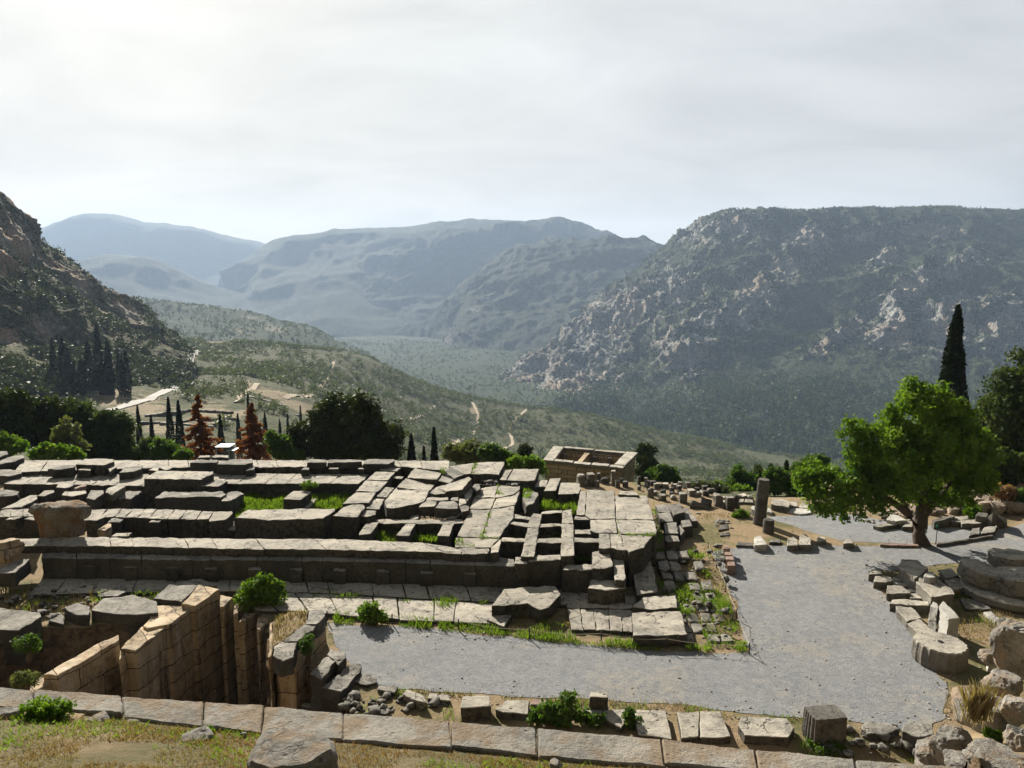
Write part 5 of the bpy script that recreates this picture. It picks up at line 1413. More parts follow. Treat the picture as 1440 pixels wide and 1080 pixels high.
# loose pebbles along the path edges and over the bare ground
def pebbles(n, seed):
    rng = np.random.default_rng(seed)
    X, Y = rng.uniform(-14, 24, n * 6), rng.uniform(21, 52, n * 6)
    w = [P(a, b, -2.1) for a, b in [(440, 875), (560, 881), (830, 908), (1052, 918), (1002, 776), (1160, 767), (1300, 768), (1440, 735), (1600, 790), (1340, 793), (1225, 805), (1260, 855), (1330, 960), (1330, 1010), (1180, 1012), (830, 985), (560, 968), (440, 960)]]
    d = np.full(len(X), 99.0)
    for a, b in zip(w, w[1:] + w[:1]):
        ab = np.array([b.x - a.x, b.y - a.y]); L = ab @ ab
        t = np.clip(((X - a.x) * ab[0] + (Y - a.y) * ab[1]) / L, 0, 1)
        d = np.minimum(d, np.hypot(X - a.x - t * ab[0], Y - a.y - t * ab[1]))
    k = (rng.random(len(X)) < np.exp(-d / 0.5) + 0.02) & ~inside(X, Y, pit1) & ~inside(X, Y, pit2)
    X, Y = X[k][:n], Y[k][:n]
    m = len(X)
    r = 0.02 + 0.06 * rng.random(m) ** 3
    oct_ = np.array([(1, 0, 0), (0, 1, 0), (-1, 0, 0), (0, -1, 0), (0, 0, 0.7), (0, 0, -0.5)])
    fc = np.array([(0, 1, 4), (1, 2, 4), (2, 3, 4), (3, 0, 4), (1, 0, 5), (2, 1, 5), (3, 2, 5), (0, 3, 5)])
    V = oct_[None] * r[:, None, None] * rng.uniform(0.6, 1.4, (m, 6, 1))
    a = rng.random(m) * 6.28
    ca, sa = np.cos(a)[:, None], np.sin(a)[:, None]
    V = np.stack([V[..., 0] * ca - V[..., 1] * sa + X[:, None], V[..., 0] * sa + V[..., 1] * ca + Y[:, None], V[..., 2] + ground_z(X, Y)[:, None] + 0.01], -1)
    F = (fc[None] + (np.arange(m) * 6)[:, None, None]).reshape(-1, 3)
    tag(link('pebbles', np_mesh('pebbles', V.reshape(-1, 3), F), m_pale), 'small loose stones along the edges of the path', 'pebbles', kind='stuff')


pebbles(5000, 4)


def rubble(n, seed):
    """small broken pieces lying in the gaps between the blocks"""
    rng = np.random.default_rng(seed)
    regs = [(B1, [(0, 560), (600, 560), (700, 650), (0, 660)], -1.6, 30), (B2, [(0, 600), (900, 610), (1080, 640), (0, 655)], -1.95, 25), (D4, [(640, 470), (1200, 300), (1150, 560), (640, 560)], -0.35, 60),
            (D5, [(250, 250), (650, 270), (640, 310), (250, 320)], -0.3, 30), (D7, [(560, 400), (1300, 420), (1250, 600), (1000, 800), (700, 760)], -2.5, 70), (C2, [(650, 380), (760, 380), (790, 540), (660, 520)], -2.35, 60),
            (B5, [(0, 120), (560, 90), (560, 180), (260, 280), (0, 200)], -1.97, 60), (B6, [(700, 690), (1100, 700), (1300, 740), (900, 800), (720, 790)], -2.1, 70), (C1, [(580, 500), (700, 540), (720, 640), (560, 560)], -1.95, 40),
            (D8, [(130, 470), (640, 470), (640, 560), (200, 560)], -2.3, 40), (B8, [(500, 520), (900, 480), (1000, 620), (560, 600)], -2.1, 40), (B4, [(900, 360), (1280, 330), (1330, 850), (1070, 860)], -1.85, 60)]
    VV, FF, k0 = [], [], 0
    bm = bmesh.new(); bmesh.ops.create_icosphere(bm, subdivisions=2, radius=1)
    bv = np.array([list(v.co) for v in bm.verts]); bf = np.array([[v.index for v in f.verts] for f in bm.faces]); bm.free()
    for T, poly, z, m in regs:
        pts = [P(a, b, z) for a, b in T(poly)]
        x0, x1 = min(p.x for p in pts), max(p.x for p in pts); y0, y1 = min(p.y for p in pts), max(p.y for p in pts)
        X, Y = rng.uniform(x0, x1, m * 4), rng.uniform(y0, y1, m * 4)
        kk = inside(X, Y, pts); X, Y = X[kk][:m], Y[kk][:m]
        for x, y in zip(X, Y):
            r = 0.05 + 0.2 * rng.random() ** 2.5
            v = bv * r * rng.uniform(0.6, 1.3, 3) * [1, 1, 0.7]
            v = v + 0.3 * r * np.stack([vnoise(bv * 1.7 + rng.random() * 90, q) for q in range(3)], -1)
            VV.append(v + [x, y, z + r * 0.25]); FF.append(bf + k0); k0 += len(bv)
    tag(link('rubble', np_mesh('rubble', np.concatenate(VV), np.concatenate(FF)), m_rough), 'small broken stones littering the gaps between the ruins', 'rubble', kind='stuff')


rubble(0, 6)

# low walls of the ruins farther down the slope
def tground(p):
    b = -1e9
    for G in (VA, VB):
        d = (G[..., 0] - p.x) ** 2 + (G[..., 1] - p.y) ** 2
        i = np.unravel_index(np.argmin(d), d.shape)
        if d[i] < 80: b = max(b, float(G[i][2]))
    return b if b > -1e8 else p.z


for i, (x0, y0_, x1, y1_, Y0, Y1, mt) in enumerate([(205, 580, 262, 572, 215, 235, m_pale), (250, 590, 330, 575, 205, 240, m_rough), (225, 600, 300, 596, 195, 205, m_pale), (262, 572, 326, 560, 235, 262, m_rough),
                                                    (300, 588, 322, 572, 208, 245, m_pale), (190, 592, 250, 590, 200, 203, m_rough), (352, 545, 400, 548, 330, 325, m_pale), (372, 560, 420, 562, 300, 296, m_rough), (330, 560, 352, 545, 300, 335, m_pale)]):
    a, b = Q(x0, y0_, Y0), Q(x1, y1_, Y1)
    a.z = tground(a) + 0.9; b.z = tground(b) + 0.9
    d = (b - a); nrm = Vector((-d.y, d.x, 0)).normalized() * 0.5
    bm = bmesh.new(); add_stone(bm, [a - nrm, b - nrm, b + nrm, a + nrm], 2.2, edge=0.05, target=2.0, amp=0.3, freq=0.5)
    tag(finish('ruin_wall', bm, mt), 'low ruined wall on the terraces far below the left pines', 'stone wall', 'low walls of the lower ruins')
# ================================================================== VEGETATION
def leaf_mat(name, c1, c2, trans=0.35, rough=0.6):
    m, N, out = mat_new(name)
    a = N.n('ShaderNodeAttribute'); a.attribute_name = 'tint'
    col = N.mix(a.outputs['Fac'], c1, c2)
    b = N.n('ShaderNodeBsdfPrincipled')
    N.l(col, b.inputs['Base Color']); b.inputs['Roughness'].default_value = rough; b.inputs['Specular IOR Level'].default_value = 0.06
    t = N.n('ShaderNodeBsdfTranslucent')
    N.l(N.mix(1.0, col, (1.5, 1.6, 0.7), 'MULTIPLY'), t.inputs[0])
    mx = N.n('ShaderNodeMixShader'); mx.inputs[0].default_value = trans
    N.l(b.outputs[0], mx.inputs[1]); N.l(t.outputs[0], mx.inputs[2]); N.l(mx.outputs[0], out.inputs[0])
    return m


def bark_mat():
    m, N, out = mat_new('bark')
    p = world_pos(N)
    n = N.noise(N.mapping(p, (6, 6, 1.5)), 1.5, 6, 0.7)
    bsdf(N, out, N.mix(n, (0.035, 0.026, 0.02), (0.10, 0.078, 0.06)), 0.95, n, 0.8, 0.05)
    return m


m_bark = bark_mat()
L_bright = leaf_mat('bright_leaves', (0.034, 0.082, 0.008), (0.135, 0.205, 0.026), 0.36)
L_mid = leaf_mat('green_leaves', (0.035, 0.075, 0.014), (0.075, 0.12, 0.025), 0.35)
L_dark = leaf_mat('dark_needles', (0.010, 0.018, 0.006), (0.06, 0.08, 0.022), 0.16)
L_pine = leaf_mat('pine_needles', (0.022, 0.04, 0.013), (0.08, 0.105, 0.03), 0.22)
L_olive = leaf_mat('olive_leaves', (0.05, 0.065, 0.035), (0.105, 0.12, 0.068), 0.2)
L_cyp = leaf_mat('cypress_foliage', (0.010, 0.017, 0.010), (0.024, 0.034, 0.016), 0.08)
L_scrub = leaf_mat('scrub_leaves', (0.025, 0.038, 0.016), (0.055, 0.065, 0.03), 0.15)
L_forest = leaf_mat('forest_needles', (0.012, 0.022, 0.009), (0.065, 0.09, 0.034), 0.15)
L_rust = leaf_mat('dead_needles', (0.13, 0.038, 0.012), (0.24, 0.085, 0.03), 0.25)
L_grass = leaf_mat('grass_blades', (0.06, 0.115, 0.012), (0.14, 0.195, 0.03), 0.4)
L_dry = leaf_mat('dry_grass_blades', (0.15, 0.115, 0.06), (0.28, 0.22, 0.13), 0.2)
L_dryred = leaf_mat('dry_brush', (0.13, 0.075, 0.04), (0.24, 0.15, 0.085), 0.25)
L_grey = leaf_mat('grey_green_leaves', (0.07, 0.085, 0.035), (0.13, 0.14, 0.06), 0.3)
RNG = np.random.default_rng(12)


def leaves(C, size, rng, droop=0.0, aspect=1.6):
    """one quad leaf at every centre, any way up"""
    n = len(C)
    u = rng.normal(size=(n, 3)); u[:, 2] -= droop
    u /= np.linalg.norm(u, axis=1, keepdims=True)
    w = np.cross(u, rng.normal(size=(n, 3)))
    w /= np.linalg.norm(w, axis=1, keepdims=True) + 1e-9
    s = (size * rng.uniform(0.6, 1.3, n))[:, None] if np.isscalar(size) else (size * rng.uniform(0.6, 1.3, n))[:, None]
    a, b = u * s * aspect * 0.5, w * s * 0.5
    V = np.stack([C - a, C + b * 0.9, C + a, C - b * 0.9], 1).reshape(-1, 3)
    F = np.arange(4 * n).reshape(n, 4)
    return V, F


def clump_points(C, Rr, k, rng):
    """k leaf centres round every clump centre, denser towards the outside"""
    n = len(C)
    d = rng.normal(size=(n, k, 3)); d /= np.linalg.norm(d, axis=2, keepdims=True)
    r = rng.random((n, k, 1)) ** 0.45
    return (C[:, None] + d * r * Rr[:, None, None]).reshape(-1, 3), np.repeat(rng.random(n), k)


def crown_points(lobes, n, rng, shell=0.55):
    """clump centres spread through the outer part of ellipsoid lobes"""
    vol = np.array([l[1][0] * l[1][1] * l[1][2] for l in lobes]) ** 0.75
    pick = rng.choice(len(lobes), n, p=vol / vol.sum())
    d = rng.normal(size=(n, 3)); d /= np.linalg.norm(d, axis=1, keepdims=True)
    r = shell + (1 - shell) * rng.random(n) ** 0.7
    r *= 1 + 0.16 * vnoise(d * 2.3 + pick[:, None] * 7.0, 5)
    c = np.array([l[0] for l in lobes])[pick]; s = np.array([l[1] for l in lobes])[pick]
    return c + d * r[:, None] * s


def mesh_leaves(name, C, size, mat, parent, rng, tint=None, droop=0.0, aspect=1.6, kind=None):
    V, F = leaves(C, size, rng, droop, aspect)
    t = rng.random(len(C)) if tint is None else np.clip(tint * 0.7 + rng.random(len(C)) * 0.3, 0, 1)
    o = link(name, np_mesh(name, V, F, False, {'tint': np.repeat(t, 4)}), mat, parent)
    if kind: tag(o, kind=kind)
    return o


def lobed_tree(name, base, lobes_px, Y, mat, label, cat, nclump, kleaf, leaf, clump_r, trunk=None, group=None, depth=0.9, seed=0, shell=0.5):
    """a tree whose crown fills ellipsoid lobes given as (px, py, rx, ry) at distance Y"""
    rng = np.random.default_rng(seed + 100)
    root = empty(name, base)
    lobes = []
    for i, l in enumerate(lobes_px):
        dY = l[4] if len(l) > 4 else 0
        c = Q(l[0], l[1], Y + dY) - base
        s = Y / 1000.0
        lobes.append((list(c), (l[2] * s, (l[2] + l[3]) * 0.5 * s * depth, l[3] * s)))
    if cat in ('bush', 'plant', 'tree'):     # smaller knobs round every lobe keep the outline uneven
        for c, r in list(lobes):
            for _ in range(4 if cat != 'tree' else 3):
                d = rng.normal(size=3); d /= np.linalg.norm(d); d[2] = abs(d[2]) * 1.0 - 0.15
                k = rng.uniform(0.22, 0.42) * (1 if cat != 'tree' else 0.8)
                lobes.append(([c[q] + d[q] * r[q] * rng.uniform(0.75, 1.05) for q in range(3)], (r[0] * k, r[1] * k, r[2] * k)))
    C = crown_points(lobes, nclump, rng, shell)
    pts, tint = clump_points(C, clump_r * rng.uniform(0.6, 1.3, len(C)), kleaf, rng)
    mesh_leaves('crown', pts, leaf, mat, root, rng, tint)
    bm = bmesh.new()
    if trunk is None:
        top = Vector(lobes[0][0])
        trunk = [([Vector((0, 0, -0.3)), top * 0.5 + Vector((0.1, 0, 0)), top], max(0.12, abs(top.z) * 0.045))]
    for path, r in trunk: tube(bm, path, r, 10, r * 0.35)
    finish('trunk', bm, m_bark, root, 60, Vector((0, 0, 0)))
    tag(root, label, cat, group)
    return root


# --- the bright green tree by the path
b0 = P(1297, 767, -2.15)
def tpt(px, py, dy=0.0): return Q(px, py, b0.y + dy) - b0
lobes = [(1302, 610, 66, 66, 0), (1262, 655, 36, 48, -1.5), (1345, 638, 46, 60, 1.0), (1212, 628, 27, 38, -0.5), (1165, 690, 40, 30, -0.5), (1142, 672, 24, 18, 0), (1190, 716, 36, 14, -0.6), (1318, 684, 60, 34, 1.0),
         (1366, 668, 28, 34, 1.5), (1240, 696, 34, 20, -1), (1298, 562, 38, 26, 0), (1220, 672, 30, 20, -0.8), (1335, 590, 30, 34, 0.5), (1192, 600, 14, 12, -.5)]
tk = [([tpt(1298, 772), tpt(1292, 752), tpt(1294, 738)], 0.52), ([tpt(1293, 742), tpt(1297, 715, 0.3), tpt(1305, 680, 0.5), tpt(1310, 620, 0.5)], 0.42), ([tpt(1292, 745), tpt(1276, 722, -0.5), tpt(1256, 706, -0.8), tpt(1228, 692, -0.9), tpt(1190, 690, -0.8)], 0.26),
      ([tpt(1296, 728), tpt(1320, 700, 0.5), tpt(1352, 660, 1.0)], 0.26), ([tpt(1280, 725, -0.4), tpt(1262, 690, -0.8), tpt(1240, 640, -0.8)], 0.16), ([tpt(1256, 706, -0.8), tpt(1222, 702, -1.2), tpt(1180, 716, -1)], 0.1), ([tpt(1225, 692, -0.9), tpt(1200, 650, -0.6), tpt(1190, 630, -0.5)], 0.1)]
lobed_tree('deciduous_tree', b0, lobes, b0.y, L_bright, 'large bright green leafy tree with a leaning dark trunk by the path', 'tree', 720, 72, 0.155, 0.5, tk, seed=1, shell=0.42)


def ground_at(p):
    """height of the terrain sheet under a point"""
    d = (VA[..., 0] - p.x) ** 2 + (VA[..., 1] - p.y) ** 2
    i = np.unravel_index(np.argmin(d), d.shape)
    return float(VA[i][2])


def based(px, py, Y, z=None):
    q = Q(px, py, Y)
    q.z = (ground_at(q) - 0.3) if z is None else z
    return q


# --- dark trees on the right
lobed_tree('pine_tree', based(1425, 600, 58, -4), [(1445, 590, 50, 70), (1412, 600, 34, 30), (1430, 540, 30, 24), (1440, 650, 60, 60), (1400, 660, 40, 40), (1470, 560, 50, 60), (1402, 625, 22, 18), (1420, 680, 40, 26), (1395, 640, 30, 34), (1400, 590, 22, 50), (1438, 508, 14, 12)], 56, L_pine,
           'dark pine tree with ragged branches behind the bright green tree', 'tree', 700, 60, 0.2, 0.7, seed=2)
lobed_tree('pine_tree', based(1365, 690, 62, -4), [(1340, 690, 36, 26), (1385, 690, 40, 34), (1250, 700, 40, 20), (1200, 700, 36, 20), (1300, 695, 40, 24), (1430, 690, 34, 22)], 62, L_pine,
           'low dark trees seen under the bright green crown', 'tree', 300, 50, 0.24, 0.75, seed=3)


def cypress(px, y0, Y, w, label, mat=None, n=None, base_z=None, group=None, seed=0, name='cypress_tree', full=0.3):
    """flame shaped tree: top at (px, y0), w pixels wide"""
    rng = np.random.default_rng(seed + 300)
    top = Q(px, y0, Y)
    base = Vector((top.x, top.y, base_z if base_z is not None else (tground(top) if Y > 150 else ground_at(top)) - 0.3))
    H = top.z - base.z
    r = w * Y / 2000.0
    n = n or int(900)
    t = rng.random(n) ** 0.85
    prof = np.minimum(1, (1 - t) * 1.9) ** 0.75 * (0.55 + 0.45 * np.minimum(1, t / 0.25))
    a = rng.random(n) * 2 * math.pi
    ra = r * prof * (1 + 0.22 * vnoise(np.stack([np.cos(a) * 1.5, np.sin(a) * 1.5, t * H / max(r, .3) * 0.9], -1) + seed, 3)) * (0.55 + 0.45 * rng.random(n) ** 0.4)
    C = np.stack([np.cos(a) * ra, np.sin(a) * ra, t * H * 0.985 + 0.2], -1)
    root = empty(name, base)
    sz = max(0.16, r * full)
    mesh_leaves('crown', C, sz, mat or L_cyp, root, rng, np.clip(0.5 + 0.5 * vnoise(C * 0.8 / max(r, 0.3), 9), 0, 1), droop=-1.5, aspect=2.2)
    bm = bmesh.new(); tube(bm, [Vector((0, 0, -0.5)), Vector((0, 0, H * 0.5))], max(0.08, r * 0.16), 7, 0.04)
    finish('trunk', bm, m_bark, root, 60, Vector((0, 0, 0)))
    return tag(root, label, 'tree', group)


cypress(1348, 430, 62, 39, 'tall dark cypress rising above the bright green tree', n=5000, base_z=-4, seed=1, full=0.2)
G_c = 'slender cypresses on the slope'
for i, (px, y0, Y, w, lab) in enumerate([
        (193, 571, 100, 9, 'slender cypress right of the left pines, leftmost of four'), (212, 585, 100, 8, 'shortest slender cypress, second of the four right of the left pines'),
        (236, 559, 96, 12, 'tall slender cypress, left of the close pair beside the rust conifer'), (250, 564, 96, 13, 'tall slender cypress, right of the close pair beside the rust conifer'),
        (348, 554, 130, 8, 'thin cypress rising behind the right rust coloured conifer'), (309, 584, 92, 12, 'small dark fir between the two rust coloured conifers'),
        (334, 582, 120, 9, 'small thin cypress just left of the right rust coloured conifer'), (372, 580, 120, 10, 'small dark cypress just right of the right rust coloured conifer'),
        (393, 590, 130, 8, 'tiny dark cypress left of the big dark tree'), (404, 582, 140, 7, 'thin cypress on the slope left of the big dark tree'), (422, 570, 150, 7, 'thin cypress touching the left of the big dark tree'),
        (578, 612, 70, 17, 'small dark fir right of the big dark tree, left of two'), (610, 602, 70, 14, 'small dark fir right of the big dark tree, right and taller of two'), (596, 630, 72, 8, 'tiny dark fir between the two small firs'),
        (1106, 650, 74, 16, 'small dark conifer between the column and the green tree'), (1084, 655, 78, 18, 'broader green conifer just right of the column top')]):
    cypress(px, y0, Y, w, lab, L_cyp if 'green' not in lab else L_pine, 2200, None, G_c, 20 + i)
G_h = 'dark cypresses on the left hillside'
for i, (px, y0, Y, w, lab) in enumerate([
        (72, 476, 285, 10, 'dark cypress on the left hillside, farthest left of its cluster'), (86, 473, 285, 15, 'tallest dark cypress of the hillside cluster on the left'), (94, 490, 280, 12, 'dark cypress hugging the tallest one on the left hillside'),
        (103, 508, 270, 9, 'short dark cypress between the two bigger ones on the left hillside'), (113, 506, 270, 15, 'broad short dark cypress at the right of the first hillside cluster'),
        (141, 504, 275, 16, 'dark cypress in the middle hillside cluster, left one'), (151, 498, 278, 18, 'dark cypress in the middle hillside cluster, right one'),
        (165, 492, 280, 10, 'dark cypress in the right hillside trio, left one'), (170, 500, 278, 10, 'dark cypress in the right hillside trio, middle one'), (176, 494, 280, 12, 'dark cypress in the right hillside trio, right one'),
        (135, 457, 300, 16, 'dark cypress higher up against the cliff'), (101, 538, 190, 8, 'thin cypress standing low in front of the hillside cluster'), (150, 480, 290, 16, 'dark rounded cypress behind the hillside trio'), (122, 480, 285, 16, 'dark cypress under the orange cliff')]):
    cypress(px, y0, Y, w * 0.8, lab, L_cyp, 900, None, G_h, 50 + i, full=0.42)
G_f = 'tiny far cypresses in the valley'
for i, (px, y0, Y, w) in enumerate([(661, 541, 850, 4), (667, 540, 860, 4), (540, 560, 480, 5), (545, 562, 480, 4), (497, 576, 430, 5), (716, 572, 700, 3), (682, 574, 720, 3), (1094, 600, 1000, 3), (1100, 602, 1000, 3), (1106, 604, 1000, 3), (712, 575, 720, 3), (1022, 628, 900, 3)]):
    cypress(px, y0, Y, w, 'tiny dark cypress far off among the valley olives', L_cyp, 120, None, G_f, 90 + i)


# --- rust coloured dead conifers
def dead_conifer(px, y0, Y, w, label, seed):
    rng = np.random.default_rng(seed)
    top = Q(px, y0, Y)
    base = Q(px, 662, Y)
    H = top.z - base.z
    root = empty('dead_conifer', base)
    pts = []
    bm = bmesh.new()
    tube(bm, [Vector((0, 0, -0.3)), Vector((0.05, 0, H * 0.5)), Vector((0, 0, H))], 0.2, 8, 0.03)
    nb = 84
    for k in range(nb):
        t = 0.12 + 0.86 * (k + rng.random()) / nb
        L = (w * Y / 2000.0) * 1.25 * (1.03 - t) ** 1.15 * rng.uniform(0.5, 1.2) + 0.05
        a = rng.random() * 6.283
        d = np.array([math.cos(a), math.sin(a), 0.0])
        s = np.linspace(0.15, 1, 26)
        z = t * H - 0.30 * L * s ** 1.5 + 0.12 * L * s ** 4
        for j in range(26):
            for q in range(3):
                pts.append(d * s[j] * L + np.array([0, 0, z[j]]) + rng.normal(size=3) * 0.13 * (0.15 + L * 0.6) * np.array([1, 1, 0.6]))
        tube(bm, [Vector((0, 0, t * H)), Vector((d[0] * L * .6, d[1] * L * .6, float(z[13])))], 0.03, 4, 0.01)
    mesh_leaves('crown', np.array(pts), 0.21, L_rust, root, rng, None, 0.5)
    finish('trunk', bm, m_bark, root, 60, Vector((0, 0, 0)))
    tag(root, label, 'tree', 'rust coloured dead conifers')


dead_conifer(284, 554, 72, 66, 'rust coloured dead conifer left of the metal shelter', 3)
dead_conifer(358, 566, 72, 68, 'rust coloured dead conifer right of the metal shelter', 4)

# --- the dark trees behind the temple
lobed_tree('evergreen_tree', based(490, 640, 68), [(490, 588, 48, 28), (455, 615, 48, 24), (530, 618, 32, 30), (495, 630, 64, 26), (440, 606, 28, 18), (515, 600, 28, 24), (470, 574, 24, 16), (512, 572, 16, 14), (424, 630, 34, 16), (545, 632, 18, 18)], 66, L_dark,
           'big dark dense evergreen tree behind the far temple wall', 'tree', 520, 60, 0.24, 0.8, seed=5)
G_p = 'dark pines behind the left of the temple'
for i, (lb, Y, lab, mt) in enumerate([
        ([(12, 585, 30, 30), (25, 565, 20, 14), (5, 610, 34, 24), (30, 605, 22, 22)], 66, 'dark pine at the left edge behind the temple', L_dark),
        ([(58, 605, 34, 32), (70, 575, 28, 12), (48, 590, 24, 16), (80, 600, 24, 26)], 68, 'dark pine with a flat top second from the left edge', L_dark),
        ([(108, 590, 34, 13), (120, 608, 32, 20), (100, 575, 22, 10), (130, 622, 28, 18)], 70, 'dark pine with spreading tiers behind the grey green shrub', L_pine),
        ([(152, 592, 24, 12), (160, 612, 26, 16), (170, 630, 20, 16), (145, 628, 30, 16), (165, 598, 18, 7)], 69, 'dark pine at the right end of the left pine group', L_pine)]):
    lobed_tree('pine_tree', based(lb[0][0], 640, Y), lb, Y, mt, lab, 'tree', 230, 60, 0.24, 0.75, group=G_p, seed=10 + i)
G_b = 'bushes behind the temple'
for i, (lb, Y, mt, lab, nc) in enumerate([
        ([(92, 612, 20, 22), (100, 628, 26, 14)], 62, L_grey, 'grey green feathery shrub in front of the dark pines', 70),
        ([(12, 628, 20, 12), (2, 622, 14, 14)], 58, L_bright, 'bright green bush at the left edge behind the wall', 60),
        ([(62, 638, 14, 10), (75, 634, 12, 8), (52, 640, 8, 6)], 56, L_bright, 'bright green bush on the far wall beneath the left pines', 60),
        ([(98, 640, 14, 7), (110, 642, 8, 5)], 57, L_bright, 'low green bush right of the bright one on the far wall', 40),
        ([(205, 632, 16, 16), (190, 640, 16, 10), (215, 640, 16, 10)], 66, L_pine, 'dark green shrub below the leftmost slender cypress', 70),
        ([(232, 634, 18, 12), (250, 640, 14, 8), (222, 630, 10, 12)], 64, L_mid, 'dark green shrub below the close pair of cypresses', 70),
        ([(258, 641, 10, 5)], 57, L_mid, 'small rounded shrub on the wall left of the rust conifer', 24),
        ([(412, 640, 14, 10), (396, 628, 18, 16), (385, 620, 14, 14)], 64, L_mid, 'mid green shrub at the left foot of the big dark tree', 90),
        ([(655, 636, 26, 14), (640, 640, 14, 10), (676, 640, 20, 12)], 62, L_grey, 'pale silvery olive bush behind the broken slabs', 130),
        ([(700, 642, 20, 11), (690, 634, 14, 7), (716, 650, 12, 8)], 60, L_mid, 'rounded green bush left of the treasury, larger of two', 110),
        ([(736, 652, 20, 8), (752, 658, 12, 10)], 58, L_bright, 'low bright green bush touching the left of the treasury', 80),
        ([(738, 634, 8, 8)], 72, L_dark, 'small dark shrub peeking over the bushes left of the treasury', 26),
        ([(907, 640, 13, 16), (910, 660, 18, 18), (904, 630, 8, 8)], 78, L_dark, 'dark bushy conifer just right of the treasury', 130),
        ([(929, 672, 23, 14), (934, 662, 14, 7)], 68, L_mid, 'rounded green bush right of the treasury', 130),
        ([(1140, 680, 24, 18), (1120, 690, 18, 10), (1165, 676, 20, 18)], 56, L_mid, 'dense green bush behind the low walls left of the green tree', 120),
        ([(1010, 690, 16, 8), (985, 686, 14, 6)], 60, L_olive, 'pale olive bush behind the rows of stones', 60),
        ([(1090, 676, 16, 20), (1104, 684, 14, 14)], 57, L_mid, 'upright green bush just right of the lone column', 90),
        ([(1042, 668, 12, 14), (1050, 680, 18, 14), (1032, 684, 14, 10)], 66, L_mid, 'green shrub just left of the lone column', 90),
        ([(1066, 672, 10, 16), (1060, 684, 14, 12)], 72, L_pine, 'dark green shrub behind the lone column', 80),
        ([(1098, 690, 14, 10)], 62, L_mid, 'small green bush right of the lone column', 50),
        ([(1122, 682, 16, 14)], 64, L_dryred, 'brownish dry bush between the column and the green tree', 60),
        ([(1040, 690, 14, 6), (1010, 684, 12, 5)], 62, L_bright, 'low bright weeds behind the stones left of the column', 40),
        ([(1130, 662, 16, 18), (1146, 652, 14, 14)], 70, L_mid, 'green shrub behind the left branches of the green tree', 80),
        ([(1392, 668, 26, 18), (1422, 660, 30, 22), (1450, 660, 26, 26), (1405, 650, 20, 18)], 50.5, L_pine, 'dark green thicket above the rubble bank at the right edge', 170),
        ([(1425, 700, 14, 8)], 47, L_mid, 'small green shrub on the rubble bank at the right edge', 40),
        ([(1368, 718, 5, 10)], 45, L_bright, 'thin yellow green weed on the rubble bank', 14),
        ([(1340, 706, 14, 6), (1410, 690, 14, 7)], 47, L_dryred, 'reddish dry brush on top of the rubble bank', 50)]):
    lobed_tree('bush', based(lb[0][0], 650, Y, None if Y > 58 else -2.6), lb, Y, mt, lab, 'bush', nc, 45, 0.2 if Y > 50 else 0.16, 0.42, group=G_b, seed=30 + i)
G_w = 'weeds and shrubs among the ruins'
for i, (lb, z, mt, lab, nc, lf, cr_) in enumerate([
        ([(366, 832, 26, 18), (352, 842, 18, 16), (385, 838, 16, 12), (372, 820, 12, 8)], -1.95, L_bright, 'bright green leafy bush behind the stepped orange wall', 120, 0.13, 0.3),
        ([(518, 864, 22, 9), (522, 856, 10, 6)], -2.0, L_bright, 'yellow green bush at the grassy edge of the path', 60, 0.1, 0.22),
        ([(790, 1005, 26, 12), (800, 988, 8, 14), (775, 1000, 16, 8), (830, 1012, 18, 8), (760, 1006, 14, 8)], -2.1, L_mid, 'leafy shrub growing behind the retaining wall', 90, 0.12, 0.2),
        ([(885, 1008, 5, 14), (893, 1018, 10, 6)], -2.1, L_mid, 'thin green weed between slabs right of the leafy shrub', 24, 0.1, 0.15),
        ([(435, 662 + 20, 10, 4), (1, 1, 0.1, 0.1)][:1], -0.2, L_bright, 'small green weed on the inner wall under the raised row', 16, 0.1, 0.2),
        ([(1100, 698, 0.1, 0.1), (1040, 724, 12, 5)][1:], -2.4, L_bright, 'low green weed at the foot of the leaning slab near the column', 24, 0.12, 0.2)]):
    Yb = P(lb[0][0], lb[0][1] + lb[0][3], z).y
    lobed_tree('weed', P(lb[0][0], lb[0][1] + lb[0][3], z), lb, Yb, mt, lab, 'plant', nc, 36, lf, cr_, group=G_w, seed=70 + i)
b = Q(58, 1040, 9.0)
lobed_tree('weed', b, [(55, 1010, 34, 26), (75, 1000, 20, 14), (38, 1022, 22, 16)], 9.0, L_bright, 'bright green feathery weed in the left foreground below the wall', 'plant', 130, 46, 0.035, 0.085,
           [([Vector((0, 0, -0.05)), Vector((0.02, 0, 0.2))], 0.01), ([Vector((0.02, 0, 0.0)), Vector((-0.1, 0, 0.25))], 0.008), ([Vector((0, 0, 0)), Vector((0.15, 0, 0.25))], 0.008)], G_w, seed=90)
for i, (px, py, rx, ry, Y, mt, lab) in enumerate([(135, 1052, 16, 7, 8.5, L_mid, 'small green weed in the turf near the half buried rock'), (8, 1060, 14, 8, 8.3, L_mid, 'small green weed on the bottom left boulder'),
                                                  (292, 1030, 8, 5, 8.7, L_bright, 'tiny green weed just below the retaining wall'), (598, 1040, 6, 6, 9.0, L_mid, 'tiny green tuft on the retaining wall'),
                                                  (1395, 1035, 10, 6, 11, L_bright, 'yellow green tuft among rocks on the right bank'), (1160, 1050, 30, 8, 21.5, L_mid, 'low green weeds round the fluted stub'),
                                                  (40, 905, 20, 12, 24, L_mid, 'dark green weeds hanging in the hollow on the left'), (35, 955, 20, 9, 22, L_grey, 'pale weeds at the lower end of the hollow'),
                                                  (432, 905, 7, 18, 26, L_mid, 'ivy like green weed growing on the broken wall')]):
    lobed_tree('weed', Q(px, py + ry, Y), [(px, py, rx, ry)], Y, mt, lab, 'plant', 36, 30, 0.0028 * Y, 0.0065 * Y, group=G_w, seed=110 + i)

